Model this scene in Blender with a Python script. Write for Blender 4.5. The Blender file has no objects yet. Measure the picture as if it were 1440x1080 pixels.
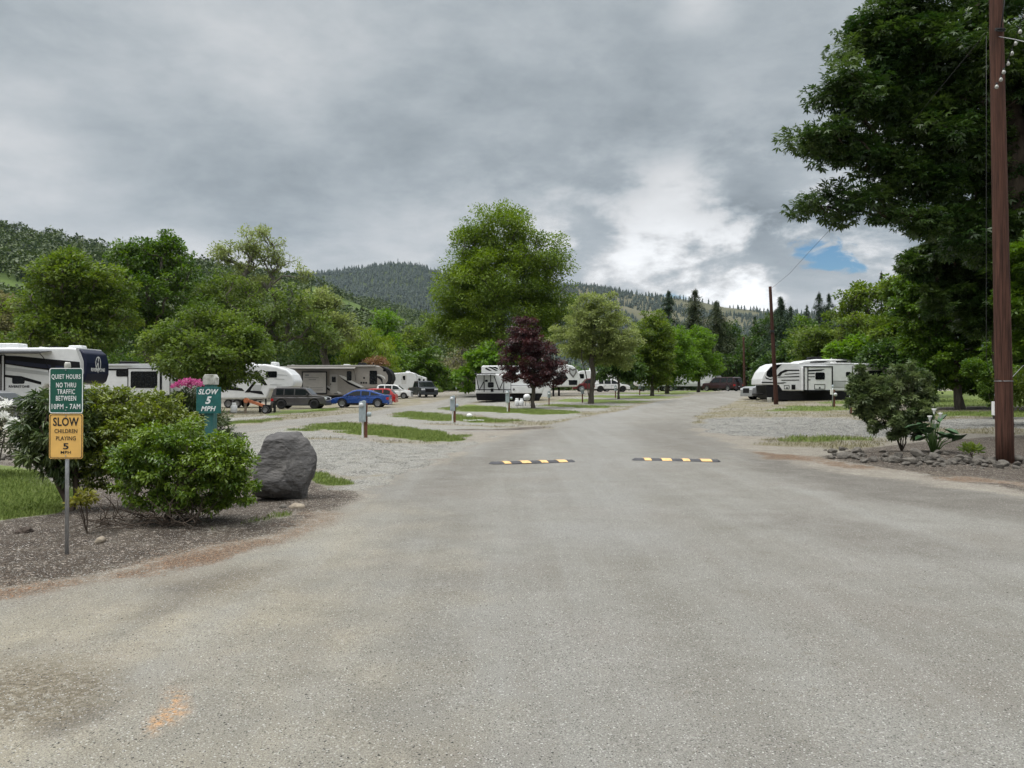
import bpy, bmesh, math, random
import numpy as np
from mathutils import Vector, Matrix
R = math.radians
scene = bpy.context.scene
COL = scene.collection
# ---------------------------------------------------------------- camera model (photo measured on a 1440 x 1080 frame)
FPX, HORIZ, EYE = 1080.0, 548.0, 1.5
PITCH = math.atan(8 / FPX)

def ray(px, py):
    u, v = (px - 720) / FPX, (540 - py) / FPX
    c, s = math.cos(PITCH), math.sin(PITCH)
    dy, dz = c - v * s, s + v * c
    return u / dy, dz / dy          # x and z per metre of depth

def P(px, py, d):
    a, b = ray(px, py)
    return (a * d, d, EYE + b * d)

_U = np.array([-500, 44, 65, 77, 100, 118, 150, 260, 5000.])
_Z = np.array([0, 0, .22, .66, 1.08, 1.22, 1.36, 1.5, 1.5])
def gz_np(x, y):
    u = x + y
    z = (np.interp(u - 5, _U, _Z) + np.interp(u, _U, _Z) + np.interp(u + 5, _U, _Z)) / 3
    # low mound of the planted bed on the right and of the shrub bed on the left
    z = z + .16 * np.exp(-(((x - 9.6) / 2.6) ** 2 + ((y - 16.4) / 1.1) ** 2) ** 2)
    z = z + .05 * np.exp(-((x + 4.3) / 1.6) ** 2 - ((y - 9.0) / 1.0) ** 2)
    z = z + .012 * np.sin(x * 1.3 + 1) * np.sin(y * 1.1) + .02 * np.sin(x * .31 + 2) * np.sin(y * .27 + 1)
    return z
def gz(x, y): return float(gz_np(np.float64(x), np.float64(y)))

def G(px, py):
    a, b = ray(px, py)
    lo, hi = 1.0, 1.0
    f = lambda d: EYE + b * d - gz(a * d, d)
    while f(hi) > 0 and hi < 900: hi *= 1.03
    lo = hi / 1.03
    for _ in range(30):
        m = (lo + hi) / 2
        if f(m) > 0: lo = m
        else: hi = m
    return (a * lo, lo, EYE + b * lo)

def onground(px, d):
    a, _ = ray(px, 548)
    return (a * d, d, gz(a * d, d))

# ---------------------------------------------------------------- object helpers
def tag(o, label=None, cat=None, group=None, kind=None):
    if label: o['label'] = label
    if cat: o['category'] = cat
    if group: o['group'] = group
    if kind: o['kind'] = kind
    return o

def empty(name, loc, rz=0, label=None, cat=None, group=None):
    o = bpy.data.objects.new(name, None); COL.objects.link(o)
    o.location = loc; o.rotation_euler = (0, 0, rz); o.empty_display_size = .2
    return tag(o, label, cat, group)

def kids(o): return [c for c in COL.objects if c.parent == o]
def copy_tree(o, parent=None):
    c = o.copy(); COL.objects.link(c); c.parent = parent
    for ch in kids(o): copy_tree(ch, c)
    return c

class MB:
    def __init__(s): s.v, s.f, s.m = [], [], []
    def add(s, vs, fs, mi=0):
        n = len(s.v); s.v += [tuple(v) for v in vs]
        s.f += [tuple(i + n for i in f) for f in fs]; s.m += [mi] * len(fs); return s
    def box(s, x0, x1, y0, y1, z0, z1, mi=0):
        vs = [(x, y, z) for x in (x0, x1) for y in (y0, y1) for z in (z0, z1)]
        return s.add(vs, [(0,1,3,2),(4,6,7,5),(0,4,5,1),(2,3,7,6),(0,2,6,4),(1,5,7,3)], mi)
    def obox(s, c, size, rot=(0,0,0), mi=0):
        from mathutils import Euler
        m = Euler(rot).to_matrix(); hx, hy, hz = [k / 2 for k in size]
        vs = [Vector(c) + m @ Vector((x, y, z)) for x in (-hx, hx) for y in (-hy, hy) for z in (-hz, hz)]
        return s.add(vs, [(0,1,3,2),(4,6,7,5),(0,4,5,1),(2,3,7,6),(0,2,6,4),(1,5,7,3)], mi)
    def prism(s, pts, y0, y1, mi=0, taper=None):
        """pts in x,z; extruded along y"""
        n = len(pts)
        a = sum(pts[i][0]*pts[(i+1)%n][1]-pts[(i+1)%n][0]*pts[i][1] for i in range(n))
        if a < 0: pts = pts[::-1]
        t = taper or (lambda x, z, y: y)
        vs = [(x, t(x, z, y0), z) for x, z in pts] + [(x, t(x, z, y1), z) for x, z in pts]
        fs = [tuple(range(n)), tuple(range(2*n-1, n-1, -1))]
        fs += [(i, i+n, (i+1)%n+n, (i+1)%n) for i in range(n)]
        return s.add(vs, fs, mi)
    def tube(s, pts, r, n=8, mi=0, cap=True):
        pts = [Vector(p) for p in pts]
        rs = r if isinstance(r, (list, tuple)) else [r] * len(pts)
        base = len(s.v); up = None
        for i, p in enumerate(pts):
            d = (pts[min(i+1, len(pts)-1)] - pts[max(i-1, 0)]).normalized()
            if up is None:
                up = d.cross(Vector((0, 0, 1)))
                if up.length < .1: up = d.cross(Vector((1, 0, 0)))
            up = (up - d * up.dot(d)).normalized(); w = d.cross(up)
            for k in range(n):
                a = 2 * math.pi * k / n
                s.v.append(tuple(p + (up * math.cos(a) + w * math.sin(a)) * rs[i]))
        for i in range(len(pts) - 1):
            for k in range(n):
                a, b = base + i*n + k, base + i*n + (k+1) % n
                s.f.append((a, b, b + n, a + n)); s.m.append(mi)
        if cap:
            s.f.append(tuple(base + k for k in range(n))[::-1]); s.m.append(mi)
            e = base + (len(pts)-1)*n
            s.f.append(tuple(e + k for k in range(n))); s.m.append(mi)
        return s
    def lathe(s, prof, n=20, axis='z', c=(0,0,0), mi=0):
        """prof: (radius, height) list"""
        base = len(s.v)
        for r, h in prof:
            for k in range(n):
                a = 2*math.pi*k/n; x, y = r*math.cos(a), r*math.sin(a)
                v = (x, y, h) if axis == 'z' else ((x, h, y) if axis == 'y' else (h, x, y))
                s.v.append((v[0]+c[0], v[1]+c[1], v[2]+c[2]))
        for i in range(len(prof)-1):
            for k in range(n):
                a, b = base+i*n+k, base+i*n+(k+1)%n
                s.f.append((a, b, b+n, a+n)); s.m.append(mi)
        return s
    def build(s, name, mats, parent=None, smooth=False, bevel=0, loc=None, seg=2, angle=30):
        me = bpy.data.meshes.new(name); me.from_pydata(s.v, [], s.f)
        if not isinstance(mats, (list, tuple)): mats = [mats]
        for m in mats: me.materials.append(m)
        if len(mats) > 1: me.polygons.foreach_set('material_index', s.m)
        bm = bmesh.new(); bm.from_mesh(me); bmesh.ops.recalc_face_normals(bm, faces=bm.faces); bm.to_mesh(me); bm.free()
        if smooth: me.polygons.foreach_set('use_smooth', [True] * len(me.polygons))
        me.update()
        o = bpy.data.objects.new(name, me); COL.objects.link(o)
        if parent: o.parent = parent
        if loc is not None: o.location = loc
        if bevel:
            b = o.modifiers.new('bevel', 'BEVEL'); b.width = bevel; b.segments = seg; b.limit_method = 'ANGLE'; b.angle_limit = R(angle)
        return o

def np_mesh(name, V, F, mats, parent=None, attrs=None, smooth=False, fmat=None, cols=None):
    """fast mesh from arrays; F (m,k) all the same size"""
    me = bpy.data.meshes.new(name)
    V = np.ascontiguousarray(V, np.float32); F = np.ascontiguousarray(F, np.int32)
    m, k = F.shape
    me.vertices.add(len(V)); me.vertices.foreach_set('co', V.ravel())
    me.loops.add(m*k); me.loops.foreach_set('vertex_index', F.ravel())
    me.polygons.add(m); me.polygons.foreach_set('loop_start', np.arange(0, m*k, k, dtype=np.int32))
    me.polygons.foreach_set('loop_total', np.full(m, k, np.int32))
    if not isinstance(mats, (list, tuple)): mats = [mats]
    for q in mats: me.materials.append(q)
    if fmat is not None: me.polygons.foreach_set('material_index', np.asarray(fmat, np.int32))
    if smooth: me.polygons.foreach_set('use_smooth', np.ones(m, bool))
    me.update(calc_edges=True)
    for nm, arr in (attrs or {}).items():
        a = me.attributes.new(nm, 'FLOAT', 'POINT'); a.data.foreach_set('value', np.ascontiguousarray(arr, np.float32))
    me.validate()
    o = bpy.data.objects.new(name, me); COL.objects.link(o)
    if parent: o.parent = parent
    return o

# ---------------------------------------------------------------- numpy value noise
def _hash(ix, iy, iz, seed):
    h = (ix * 374761393 + iy * 668265263 + iz * 2147483647 + seed * 1274126177) & 0xffffffff
    h = ((h ^ (h >> 13)) * 1274126177) & 0xffffffff
    return ((h ^ (h >> 16)) & 0xffffff) / float(0xffffff)
def vnoise(x, y, z=None, seed=0):
    x = np.asarray(x, np.float64); y = np.asarray(y, np.float64); z = np.zeros_like(x) if z is None else np.asarray(z, np.float64)
    ix, iy, iz = [np.floor(a).astype(np.int64) for a in (x, y, z)]
    fx, fy, fz = x-ix, y-iy, z-iz
    fx, fy, fz = [a*a*(3-2*a) for a in (fx, fy, fz)]
    out = 0
    for dx in (0, 1):
        for dy in (0, 1):
            for dz in (0, 1):
                w = (fx if dx else 1-fx)*(fy if dy else 1-fy)*(fz if dz else 1-fz)
                out = out + w*_hash(ix+dx, iy+dy, iz+dz, seed)
    return out*2-1
def fbm(x, y, z=None, o=4, seed=0):
    s, a, f = 0, 1, 1
    for i in range(o):
        s = s + a*vnoise(x*f, y*f, None if z is None else z*f, seed+i*17); a *= .5; f *= 2.03
    return s/1.6

# ---------------------------------------------------------------- materials
def _new(name):
    m = bpy.data.materials.new(name); m.use_nodes = True
    return m, m.node_tree.nodes, m.node_tree.links
def N(nt, typ, **kw):
    n = nt.nodes.new(typ)
    for k, v in kw.items():
        if k == 'inp':
            for kk, vv in v.items(): n.inputs[kk].default_value = vv
        else: setattr(n, k, v)
    return n
def c4(c): return (c[0], c[1], c[2], 1)

def mat(name, col, rough=.5, metal=0, var=.12, scale=6, bump=0, bscale=60, spec=.5, coat=0, col2=None, detail=5, stretch=None):
    m, nd, ln = _new(name); nt = m.node_tree; b = nd['Principled BSDF']
    b.inputs['Roughness'].default_value = rough; b.inputs['Metallic'].default_value = metal
    b.inputs['Specular IOR Level'].default_value = spec; b.inputs['Coat Weight'].default_value = coat
    tc = N(nt, 'ShaderNodeTexCoord'); src = tc.outputs['Object']
    if stretch:
        mp = N(nt, 'ShaderNodeMapping'); mp.inputs['Scale'].default_value = stretch
        ln.new(src, mp.inputs['Vector']); src = mp.outputs['Vector']
    nz = N(nt, 'ShaderNodeTexNoise', inp={'Scale': scale, 'Detail': detail, 'Roughness': .62}); ln.new(src, nz.inputs['Vector'])
    mx = N(nt, 'ShaderNodeMix', data_type='RGBA')
    lo = [c*(1-var) for c in col] if col2 is None else col2; hi = [min(1, c*(1+var)) for c in col] if col2 is None else col
    mr = N(nt, 'ShaderNodeMapRange', inp={'From Min': .32, 'From Max': .68}); ln.new(nz.outputs['Fac'], mr.inputs['Value'])
    ln.new(mr.outputs['Result'], mx.inputs['Factor'])
    mx.inputs[6].default_value = c4(lo); mx.inputs[7].default_value = c4(hi)
    ln.new(mx.outputs[2], b.inputs['Base Color'])
    rr = N(nt, 'ShaderNodeMapRange', inp={'To Min': max(0, rough-.08), 'To Max': min(1, rough+.12)}); ln.new(nz.outputs['Fac'], rr.inputs['Value'])
    ln.new(rr.outputs['Result'], b.inputs['Roughness'])
    if bump:
        n2 = N(nt, 'ShaderNodeTexNoise', inp={'Scale': bscale, 'Detail': 4}); ln.new(src, n2.inputs['Vector'])
        bp = N(nt, 'ShaderNodeBump', inp={'Strength': bump, 'Distance': .02}); ln.new(n2.outputs['Fac'], bp.inputs['Height'])
        ln.new(bp.outputs['Normal'], b.inputs['Normal'])
    return m

def leaf_mat(name, a, b_, trans=.35, rough=.5, spec=.3):
    """a/b_: two leaf colours mixed by the per-leaf attribute 'rnd'"""
    m, nd, ln = _new(name); nt = m.node_tree; b = nd['Principled BSDF']
    at = N(nt, 'ShaderNodeAttribute', attribute_name='rnd')
    mx = N(nt, 'ShaderNodeMix', data_type='RGBA'); mx.inputs[6].default_value = c4(a); mx.inputs[7].default_value = c4(b_)
    ln.new(at.outputs['Fac'], mx.inputs['Factor'])
    ln.new(mx.outputs[2], b.inputs['Base Color'])
    b.inputs['Roughness'].default_value = rough; b.inputs['Specular IOR Level'].default_value = spec
    tr = N(nt, 'ShaderNodeBsdfTranslucent'); hs = N(nt, 'ShaderNodeHueSaturation', inp={'Saturation': 1.15, 'Value': 1.3})
    ln.new(mx.outputs[2], hs.inputs['Color']); ln.new(hs.outputs['Color'], tr.inputs['Color'])
    ms = N(nt, 'ShaderNodeMixShader', inp={'Fac': trans}); ln.new(b.outputs[0], ms.inputs[1]); ln.new(tr.outputs[0], ms.inputs[2])
    ln.new(ms.outputs[0], nd['Material Output'].inputs['Surface'])
    return m

def bark_mat(name, a, b, scale=8):
    return mat(name, a, .9, col2=b, scale=scale, bump=.6, bscale=30, stretch=(1, 1, .25), spec=.2)
# ================================================================ GROUND
def poly_sd(poly, X, Y):
    """signed distance in metres, positive inside"""
    n = len(poly); inside = np.zeros(X.shape, bool); dmin = np.full(X.shape, 1e9)
    for i in range(n):
        x0, y0 = poly[i]; x1, y1 = poly[(i+1) % n]
        dx, dy = x1-x0, y1-y0; L = dx*dx+dy*dy+1e-12
        t = np.clip(((X-x0)*dx+(Y-y0)*dy)/L, 0, 1)
        dmin = np.minimum(dmin, (X-x0-t*dx)**2+(Y-y0-t*dy)**2)
        if abs(dy) > 1e-12:
            c = ((y0 > Y) != (y1 > Y)) & (X < dx*(Y-y0)/dy+x0); inside ^= c
    d = np.sqrt(dmin); return np.where(inside, d, -d)
def GP(pts): return [G(*p)[:2] for p in pts]

# layer index: 0 dirt 1 asphalt 2 pale gravel 3 grass 4 mulch 5 rust needles 6 dry grass
LAYERS = ['dirt', 'asphalt', 'pale', 'grass', 'mulch', 'rust', 'dry']
MAIN = [(-2500, 1300), (-700, 905), (0, 838), (140, 815), (300, 783), (400, 757), (470, 730), (520, 700), (560, 678), (620, 652), (690, 620), (760, 600),
        (830, 585), (900, 570), (960, 560), (1010, 552), (1025, 548.2), (1047, 547.8), (1052, 552), (1040, 562), (1000, 575), (975, 592), (985, 610), (1040, 630), (1110, 648),
        (1200, 668), (1300, 682), (1440, 700), (2100, 740), (4500, 1300)]
SIDE = [(60, 640), (250, 610), (330, 600), (400, 592), (470, 584), (560, 573), (620, 563.5), (648, 556), (640, 550.6), (690, 550), (700, 554), (670, 565), (640, 571), (560, 580),
        (440, 596.5), (330, 610), (200, 640), (60, 690)]
polys = [  # (layer, px polygon, softness m, noise amp m)
    (6, [(-900, 600), (300, 572), (640, 556), (1100, 556), (2000, 556), (2000, 640), (1200, 600), (640, 600), (300, 600), (-900, 640)], 1.2, 2.2),
    (4, [(-1500, 640), (-100, 640), (20, 650), (160, 640), (335, 615), (440, 655), (505, 678), (515, 700), (480, 728), (400, 757), (300, 783), (150, 812), (0, 838), (-700, 905), (-1500, 960)], .6, .35),
    (3, [(-1500, 640), (-100, 645), (0, 655), (60, 660), (110, 690), (95, 722), (0, 733), (-400, 745), (-1500, 800)], .12, .15),
    (2, [(180, 650), (330, 609), (430, 600), (560, 624), (650, 621), (700, 612), (660, 632), (600, 658), (545, 690), (500, 682), (440, 660), (350, 662)], .5, .6),
    (3, [(420, 600), (448, 594), (490, 594), (560, 600), (640, 613), (655, 620), (610, 622.5), (540, 618), (460, 608)], .4, .8),
    (2, [(430, 597), (470, 587), (540, 582), (600, 587), (700, 595), (745, 599), (700, 606), (650, 607), (560, 599), (490, 593.5)], .5, .9),
    (3, [(540, 583), (570, 577.5), (640, 583), (720, 590), (735, 596), (690, 595), (620, 592), (560, 587)], .5, .9),
    (2, [(570, 577), (610, 571), (700, 576), (790, 582), (830, 584), (770, 592), (700, 588.5), (640, 582)], .5, .9),
    (3, [(612, 575), (655, 568.5), (720, 572), (800, 577), (815, 580.5), (760, 583), (700, 580), (640, 577)], .5, .9),
    (2, [(660, 568), (700, 565), (800, 570), (860, 574), (840, 579), (780, 577), (700, 572)], .5, .9),
    (3, [(760, 570.5), (775, 567.5), (850, 569), (872, 571.5), (850, 574), (800, 572.5)], .5, .9),
    (2, [(765, 567), (800, 564.5), (880, 566.5), (900, 569.5), (870, 571), (800, 569)], .5, .8),
    (3, [(790, 564), (800, 560.5), (880, 561.5), (912, 564.5), (880, 567), (830, 566)], .5, .9),
    (2, [(800, 560), (820, 557.8), (920, 559), (935, 561.5), (905, 563.5)], .5, .8),
    (3, [(820, 557.5), (840, 555.6), (930, 556), (950, 558.2), (925, 560.5), (860, 559.5)], .5, .9),
    (2, [(830, 555.4), (850, 553.8), (945, 553.8), (965, 555.5), (945, 557)], .5, .8),
    (3, [(840, 553.5), (870, 552), (955, 552), (978, 553.2), (955, 554.8)], .5, .9),
    (3, [(900, 551), (920, 549.6), (990, 549.2), (1022, 548.8), (1000, 550.8), (960, 551.8)], .5, .9),
    (3, [(120, 604), (250, 597), (330, 593), (400, 588.5), (392, 590), (330, 598), (250, 606), (120, 618)], .4, .5),
    (2, [(120, 596), (300, 590), (380, 584), (400, 586), (330, 592), (120, 603)], .4, .4),
    (3, [(378, 584), (392, 577), (470, 574), (478, 577), (420, 581)], .4, .5),
    (2, [(985, 607), (975, 597), (1010, 588), (1100, 585), (1200, 588), (1260, 598), (1300, 612), (1200, 616), (1080, 615), (1020, 612)], .35, .5),
    (6, [(1060, 618), (1100, 616), (1200, 613), (1260, 620), (1250, 634), (1160, 632), (1080, 628)], .4, .5),
    (3, [(1105, 617), (1150, 615.5), (1225, 616), (1240, 620), (1160, 624), (1110, 621)], .35, .6),
    (6, [(1040, 584), (1060, 576), (1130, 575), (1210, 577), (1220, 583), (1130, 587), (1060, 588)], .5, .6),
    (3, [(1090, 575), (1110, 571), (1190, 572), (1206, 576), (1150, 579), (1080, 579)], .4, .6),
    (3, [(1150, 567), (1180, 563.5), (1250, 562), (1330, 561), (1300, 566), (1200, 569)], .4, .6),
    (2, [(1300, 592), (1400, 586), (1600, 592), (1600, 606), (1420, 606), (1330, 604)], .4, .5),
    (6, [(1330, 604), (1400, 600), (1500, 604), (1500, 611), (1380, 612)], .4, .5),
    (3, [(1295, 585), (1330, 579), (1480, 576), (1600, 580), (1600, 588), (1420, 586)], .4, .5),
    (4, [(1300, 574), (1380, 571), (1600, 572), (1600, 578), (1420, 578), (1330, 577)], .4, .3),
    (3, [(1290, 566), (1288, 556), (1310, 550), (1390, 548.5), (1600, 560), (1600, 572), (1400, 571), (1320, 573)], .5, .5),
    (4, [(1150, 645), (1200, 632), (1280, 622), (1440, 612), (2200, 600), (2200, 740), (1440, 690), (1300, 668)], .25, .25),
    (1, SIDE, .5, .25),
    (1, MAIN, .4, .3),
]
polys_lines = [  # (layer, px polyline, half width m, softness, noise)
    (5, [(-700, 900), (0, 836), (140, 813), (300, 781), (400, 754), (470, 726)], .06, .6, .5),
    (5, [(1060, 635), (1150, 648), (1250, 660), (1340, 668), (1440, 682), (1800, 712)], .12, .5, .5),
    (6, [(455, 668), (500, 672), (530, 668)], .12, .25, .2),
    (6, [(500, 640), (540, 641)], .12, .2, .2),
    (6, [(440, 617), (520, 620), (640, 625)], .2, .4, .4),
    (3, [(440, 668), (470, 680)], .2, .25, .15),
    (3, [(300, 745), (400, 725)], .03, .2, .15),
    (6, [(600, 596), (700, 600), (760, 602)], .4, .6, .5),
    (4, [(660, 604), (720, 604), (760, 600)], .3, .6, .5),
]
def line_sd(pts, X, Y, hw):
    d = np.full(X.shape, 1e9)
    for (x0, y0), (x1, y1) in zip(pts[:-1], pts[1:]):
        dx, dy = x1-x0, y1-y0; L = dx*dx+dy*dy+1e-12
        t = np.clip(((X-x0)*dx+(Y-y0)*dy)/L, 0, 1)
        d = np.minimum(d, (X-x0-t*dx)**2+(Y-y0-t*dy)**2)
    return hw-np.sqrt(d)

def layer_weights(X, Y):
    W = np.zeros((len(LAYERS),)+X.shape); W[0] = 1
    n1 = fbm(X*1.1, Y*1.1, o=5, seed=3); n2 = fbm(X*.35, Y*.35, o=3, seed=9)
    def paint(l, sd, soft, amp):
        w = np.clip((sd+(n1*.8+n2*.7)*amp*1.6)/soft*.5+.5, 0, 1); w = w*w*(3-2*w)
        W[:] *= (1-w); W[l] += w
    for l, pts, soft, amp in polys: paint(l, poly_sd(GP(pts), X, Y), soft, amp)
    for l, pts, hw, soft, amp in polys_lines: paint(l, line_sd(GP(pts), X, Y, hw), soft, amp)
    return W

def ground_material():
    m, nd, ln = _new('ground_surface'); nt = m.node_tree; b = nd['Principled BSDF']
    tc = N(nt, 'ShaderNodeTexCoord'); obj = tc.outputs['Object']
    def noise(scale, detail=4, rough=.6, vec=None):
        n = N(nt, 'ShaderNodeTexNoise', inp={'Scale': scale, 'Detail': detail, 'Roughness': rough}); ln.new(vec or obj, n.inputs['Vector']); return n.outputs['Fac']
    def math_(op, a, b_=None, clamp=False):
        n = N(nt, 'ShaderNodeMath', operation=op, use_clamp=clamp)
        for i, v in enumerate((a, b_)):
            if v is None: continue
            if isinstance(v, (int, float)): n.inputs[i].default_value = v
            else: ln.new(v, n.inputs[i])
        return n.outputs[0]
    def mrange(v, a, b_, c=0, d=1, smooth=False):
        n = N(nt, 'ShaderNodeMapRange', inp={'From Min': a, 'From Max': b_, 'To Min': c, 'To Max': d})
        if smooth: n.interpolation_type = 'SMOOTHSTEP'
        ln.new(v, n.inputs['Value']); return n.outputs['Result']
    def mix(f, a, b_):
        n = N(nt, 'ShaderNodeMix', data_type='RGBA')
        for s, v in ((0, f), (6, a), (7, b_)):
            if isinstance(v, (int, float)): n.inputs[s].default_value = v
            elif isinstance(v, tuple): n.inputs[s].default_value = c4(v)
            else: ln.new(v, n.inputs[s])
        return n.outputs[2]
    def mulc(a, v):   # colour times value
        n = N(nt, 'ShaderNodeMix', data_type='RGBA', blend_type='MULTIPLY', inp={0: 1.0}); ln.new(a, n.inputs[6]); ln.new(v, n.inputs[7]); return n.outputs[2]
    big = noise(.35, 5); mid = noise(2.2, 5); fine = noise(28, 4, .7); grit = noise(140, 3, .75)
    vo = N(nt, 'ShaderNodeTexVoronoi', inp={'Scale': 165, 'Randomness': 1}); ln.new(obj, vo.inputs['Vector'])
    sx = N(nt, 'ShaderNodeSeparateColor'); ln.new(vo.outputs['Color'], sx.inputs[0]); chip = sx.outputs[0]; chip2 = sx.outputs[1]
    vo2 = N(nt, 'ShaderNodeTexVoronoi', inp={'Scale': 48, 'Randomness': 1}); ln.new(obj, vo2.inputs['Vector'])
    s2 = N(nt, 'ShaderNodeSeparateColor'); ln.new(vo2.outputs['Color'], s2.inputs[0]); stone = s2.outputs[0]; stone2 = s2.outputs[1]
    at = {l: N(nt, 'ShaderNodeAttribute', attribute_name='w_'+l).outputs['Fac'] for l in LAYERS[1:]+['tan', 'sandy', 'orange', 'dark', 'pl']}
    def speck(base, lightc, darkc, pl, pd, src, src2):
        c = mix(mrange(src, 1-pl, 1-pl*.6), base, lightc); return mix(mrange(src2, 1-pd, 1-pd*.7), c, darkc)
    # asphalt: worn chip seal
    a0 = mix(mrange(big, .3, .7), (.18, .173, .15), (.228, .222, .202)); a0 = mix(math_('MULTIPLY', at['tan'], .95), a0, (.285, .26, .2))
    a0 = mix(mrange(mid, .35, .75, 0, .55), a0, (.14, .131, .11)); a0 = mix(mrange(noise(.9, 6, .65), .48, .7, 0, .6), a0, (.235, .232, .208)); a0 = mix(mrange(noise(.6, 5, .6), .5, .75, 0, .4), a0, (.19, .165, .142))
    mp = N(nt, 'ShaderNodeMapping'); mp.inputs['Scale'].default_value = (1.5, .07, 1); mp.inputs['Rotation'].default_value = (0, 0, R(-4)); ln.new(obj, mp.inputs['Vector']); trk = noise(1.0, 5, .6, mp.outputs['Vector'])
    a0 = mix(mrange(noise(.22, 7, .66), .5, .72, 0, .6), a0, (.15, .14, .118)); a0 = mix(mrange(noise(3.3, 6, .72), .58, .72, 0, .5), a0, (.145, .128, .1))
    a0 = mix(mrange(trk, .5, .7, 0, .38), a0, (.135, .128, .108)); a0 = mix(mrange(trk, .5, .3, 0, .45), a0, (.25, .25, .232))
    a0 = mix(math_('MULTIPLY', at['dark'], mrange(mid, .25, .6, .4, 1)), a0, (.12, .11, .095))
    a0 = mix(math_('MULTIPLY', at['pl'], .5), a0, (.235, .236, .226))
    a0 = mix(math_('MULTIPLY', at['sandy'], mrange(fine, .35, .6)), a0, (.135, .115, .082))
    a0 = mix(math_('MULTIPLY', at['orange'], mrange(fine, .4, .6)), a0, (.45, .25, .11))
    ga = mrange(grit, .3, .7, .4, 1.62); a1 = mulc(a0, ga)
    a1 = speck(a1, (.40, .395, .37), (.055, .052, .048), .04, .035, chip, chip2)
    # pale crushed gravel
    g0 = mix(mrange(stone, 0, 1), (.13, .128, .115), (.32, .315, .285)); g0 = mix(mrange(mid, .4, .75, 0, .45), g0, (.21, .19, .14)); g0 = mulc(g0, mrange(grit, .3, .7, .65, 1.3))
    g0 = speck(g0, (.6, .6, .57), (.08, .075, .07), .06, .07, chip, chip2)
    # grass
    r0 = mix(mrange(mid, .3, .7), (.085, .13, .025), (.17, .215, .05)); r0 = mix(mrange(fine, .35, .75, 0, .7), r0, (.05, .08, .018)); r0 = mix(mrange(big, .52, .75, 0, .5), r0, (.23, .2, .08))
    # mulch with chips
    u0 = mix(mrange(mid, .3, .7), (.045, .034, .026), (.095, .078, .06)); u0 = mulc(u0, mrange(fine, .3, .7, .6, 1.4)); u0 = speck(u0, (.30, .26, .22), (.02, .017, .014), .08, .16, stone, chip2)
    u0 = mix(mrange(chip, .965, .98), u0, (.6, .58, .55))
    # rust coloured fallen needles
    n0 = mix(mrange(fine, .35, .65), (.08, .056, .04), (.165, .112, .075)); n0 = speck(n0, (.4, .27, .17), (.05, .03, .02), .15, .15, chip, chip2)
    # dry grass and dirt
    d0 = mix(mrange(mid, .3, .7), (.20, .172, .115), (.14, .135, .07)); d0 = mulc(d0, mrange(fine, .3, .7, .7, 1.3))
    i0 = mix(mrange(mid, .3, .7), (.17, .15, .12), (.26, .24, .2)); i0 = mulc(i0, mrange(fine, .3, .7, .8, 1.2)); i0 = speck(i0, (.5, .48, .44), (.06, .055, .05), .1, .08, chip, chip2)
    d0 = mix(mrange(noise(.55, 6, .7), .42, .6), d0, i0)
    cur = i0
    wob = math_('ADD', math_('ADD', mrange(fine, .3, .7, -.3, .3), mrange(chip, 0, 1, -.2, .2)), mrange(noise(7, 6, .7), .35, .65, -.3, .3))
    for l, c in (('dry', d0), ('pale', g0), ('grass', r0), ('mulch', u0), ('rust', n0), ('asphalt', a1)):
        # weights are normalised: compare against noise so that the border breaks up grain by grain
        w = math_('ADD', at[l], wob); w = mrange(w, .3, .7, 0, 1, True); cur = mix(w, cur, c)
    ln.new(cur, b.inputs['Base Color']); b.inputs['Roughness'].default_value = .92; b.inputs['Specular IOR Level'].default_value = .25
    h = math_('ADD', math_('MULTIPLY', vo.outputs['Distance'], 1.2), math_('MULTIPLY', grit, .8)); h = math_('ADD', h, math_('MULTIPLY', vo2.outputs['Distance'], 1.0))
    h = math_('ADD', h, math_('MULTIPLY', fine, 1.5))
    bp = N(nt, 'ShaderNodeBump', inp={'Strength': .55, 'Distance': .012}); ln.new(h, bp.inputs['Height']); ln.new(bp.outputs['Normal'], b.inputs['Normal'])
    return m

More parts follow.
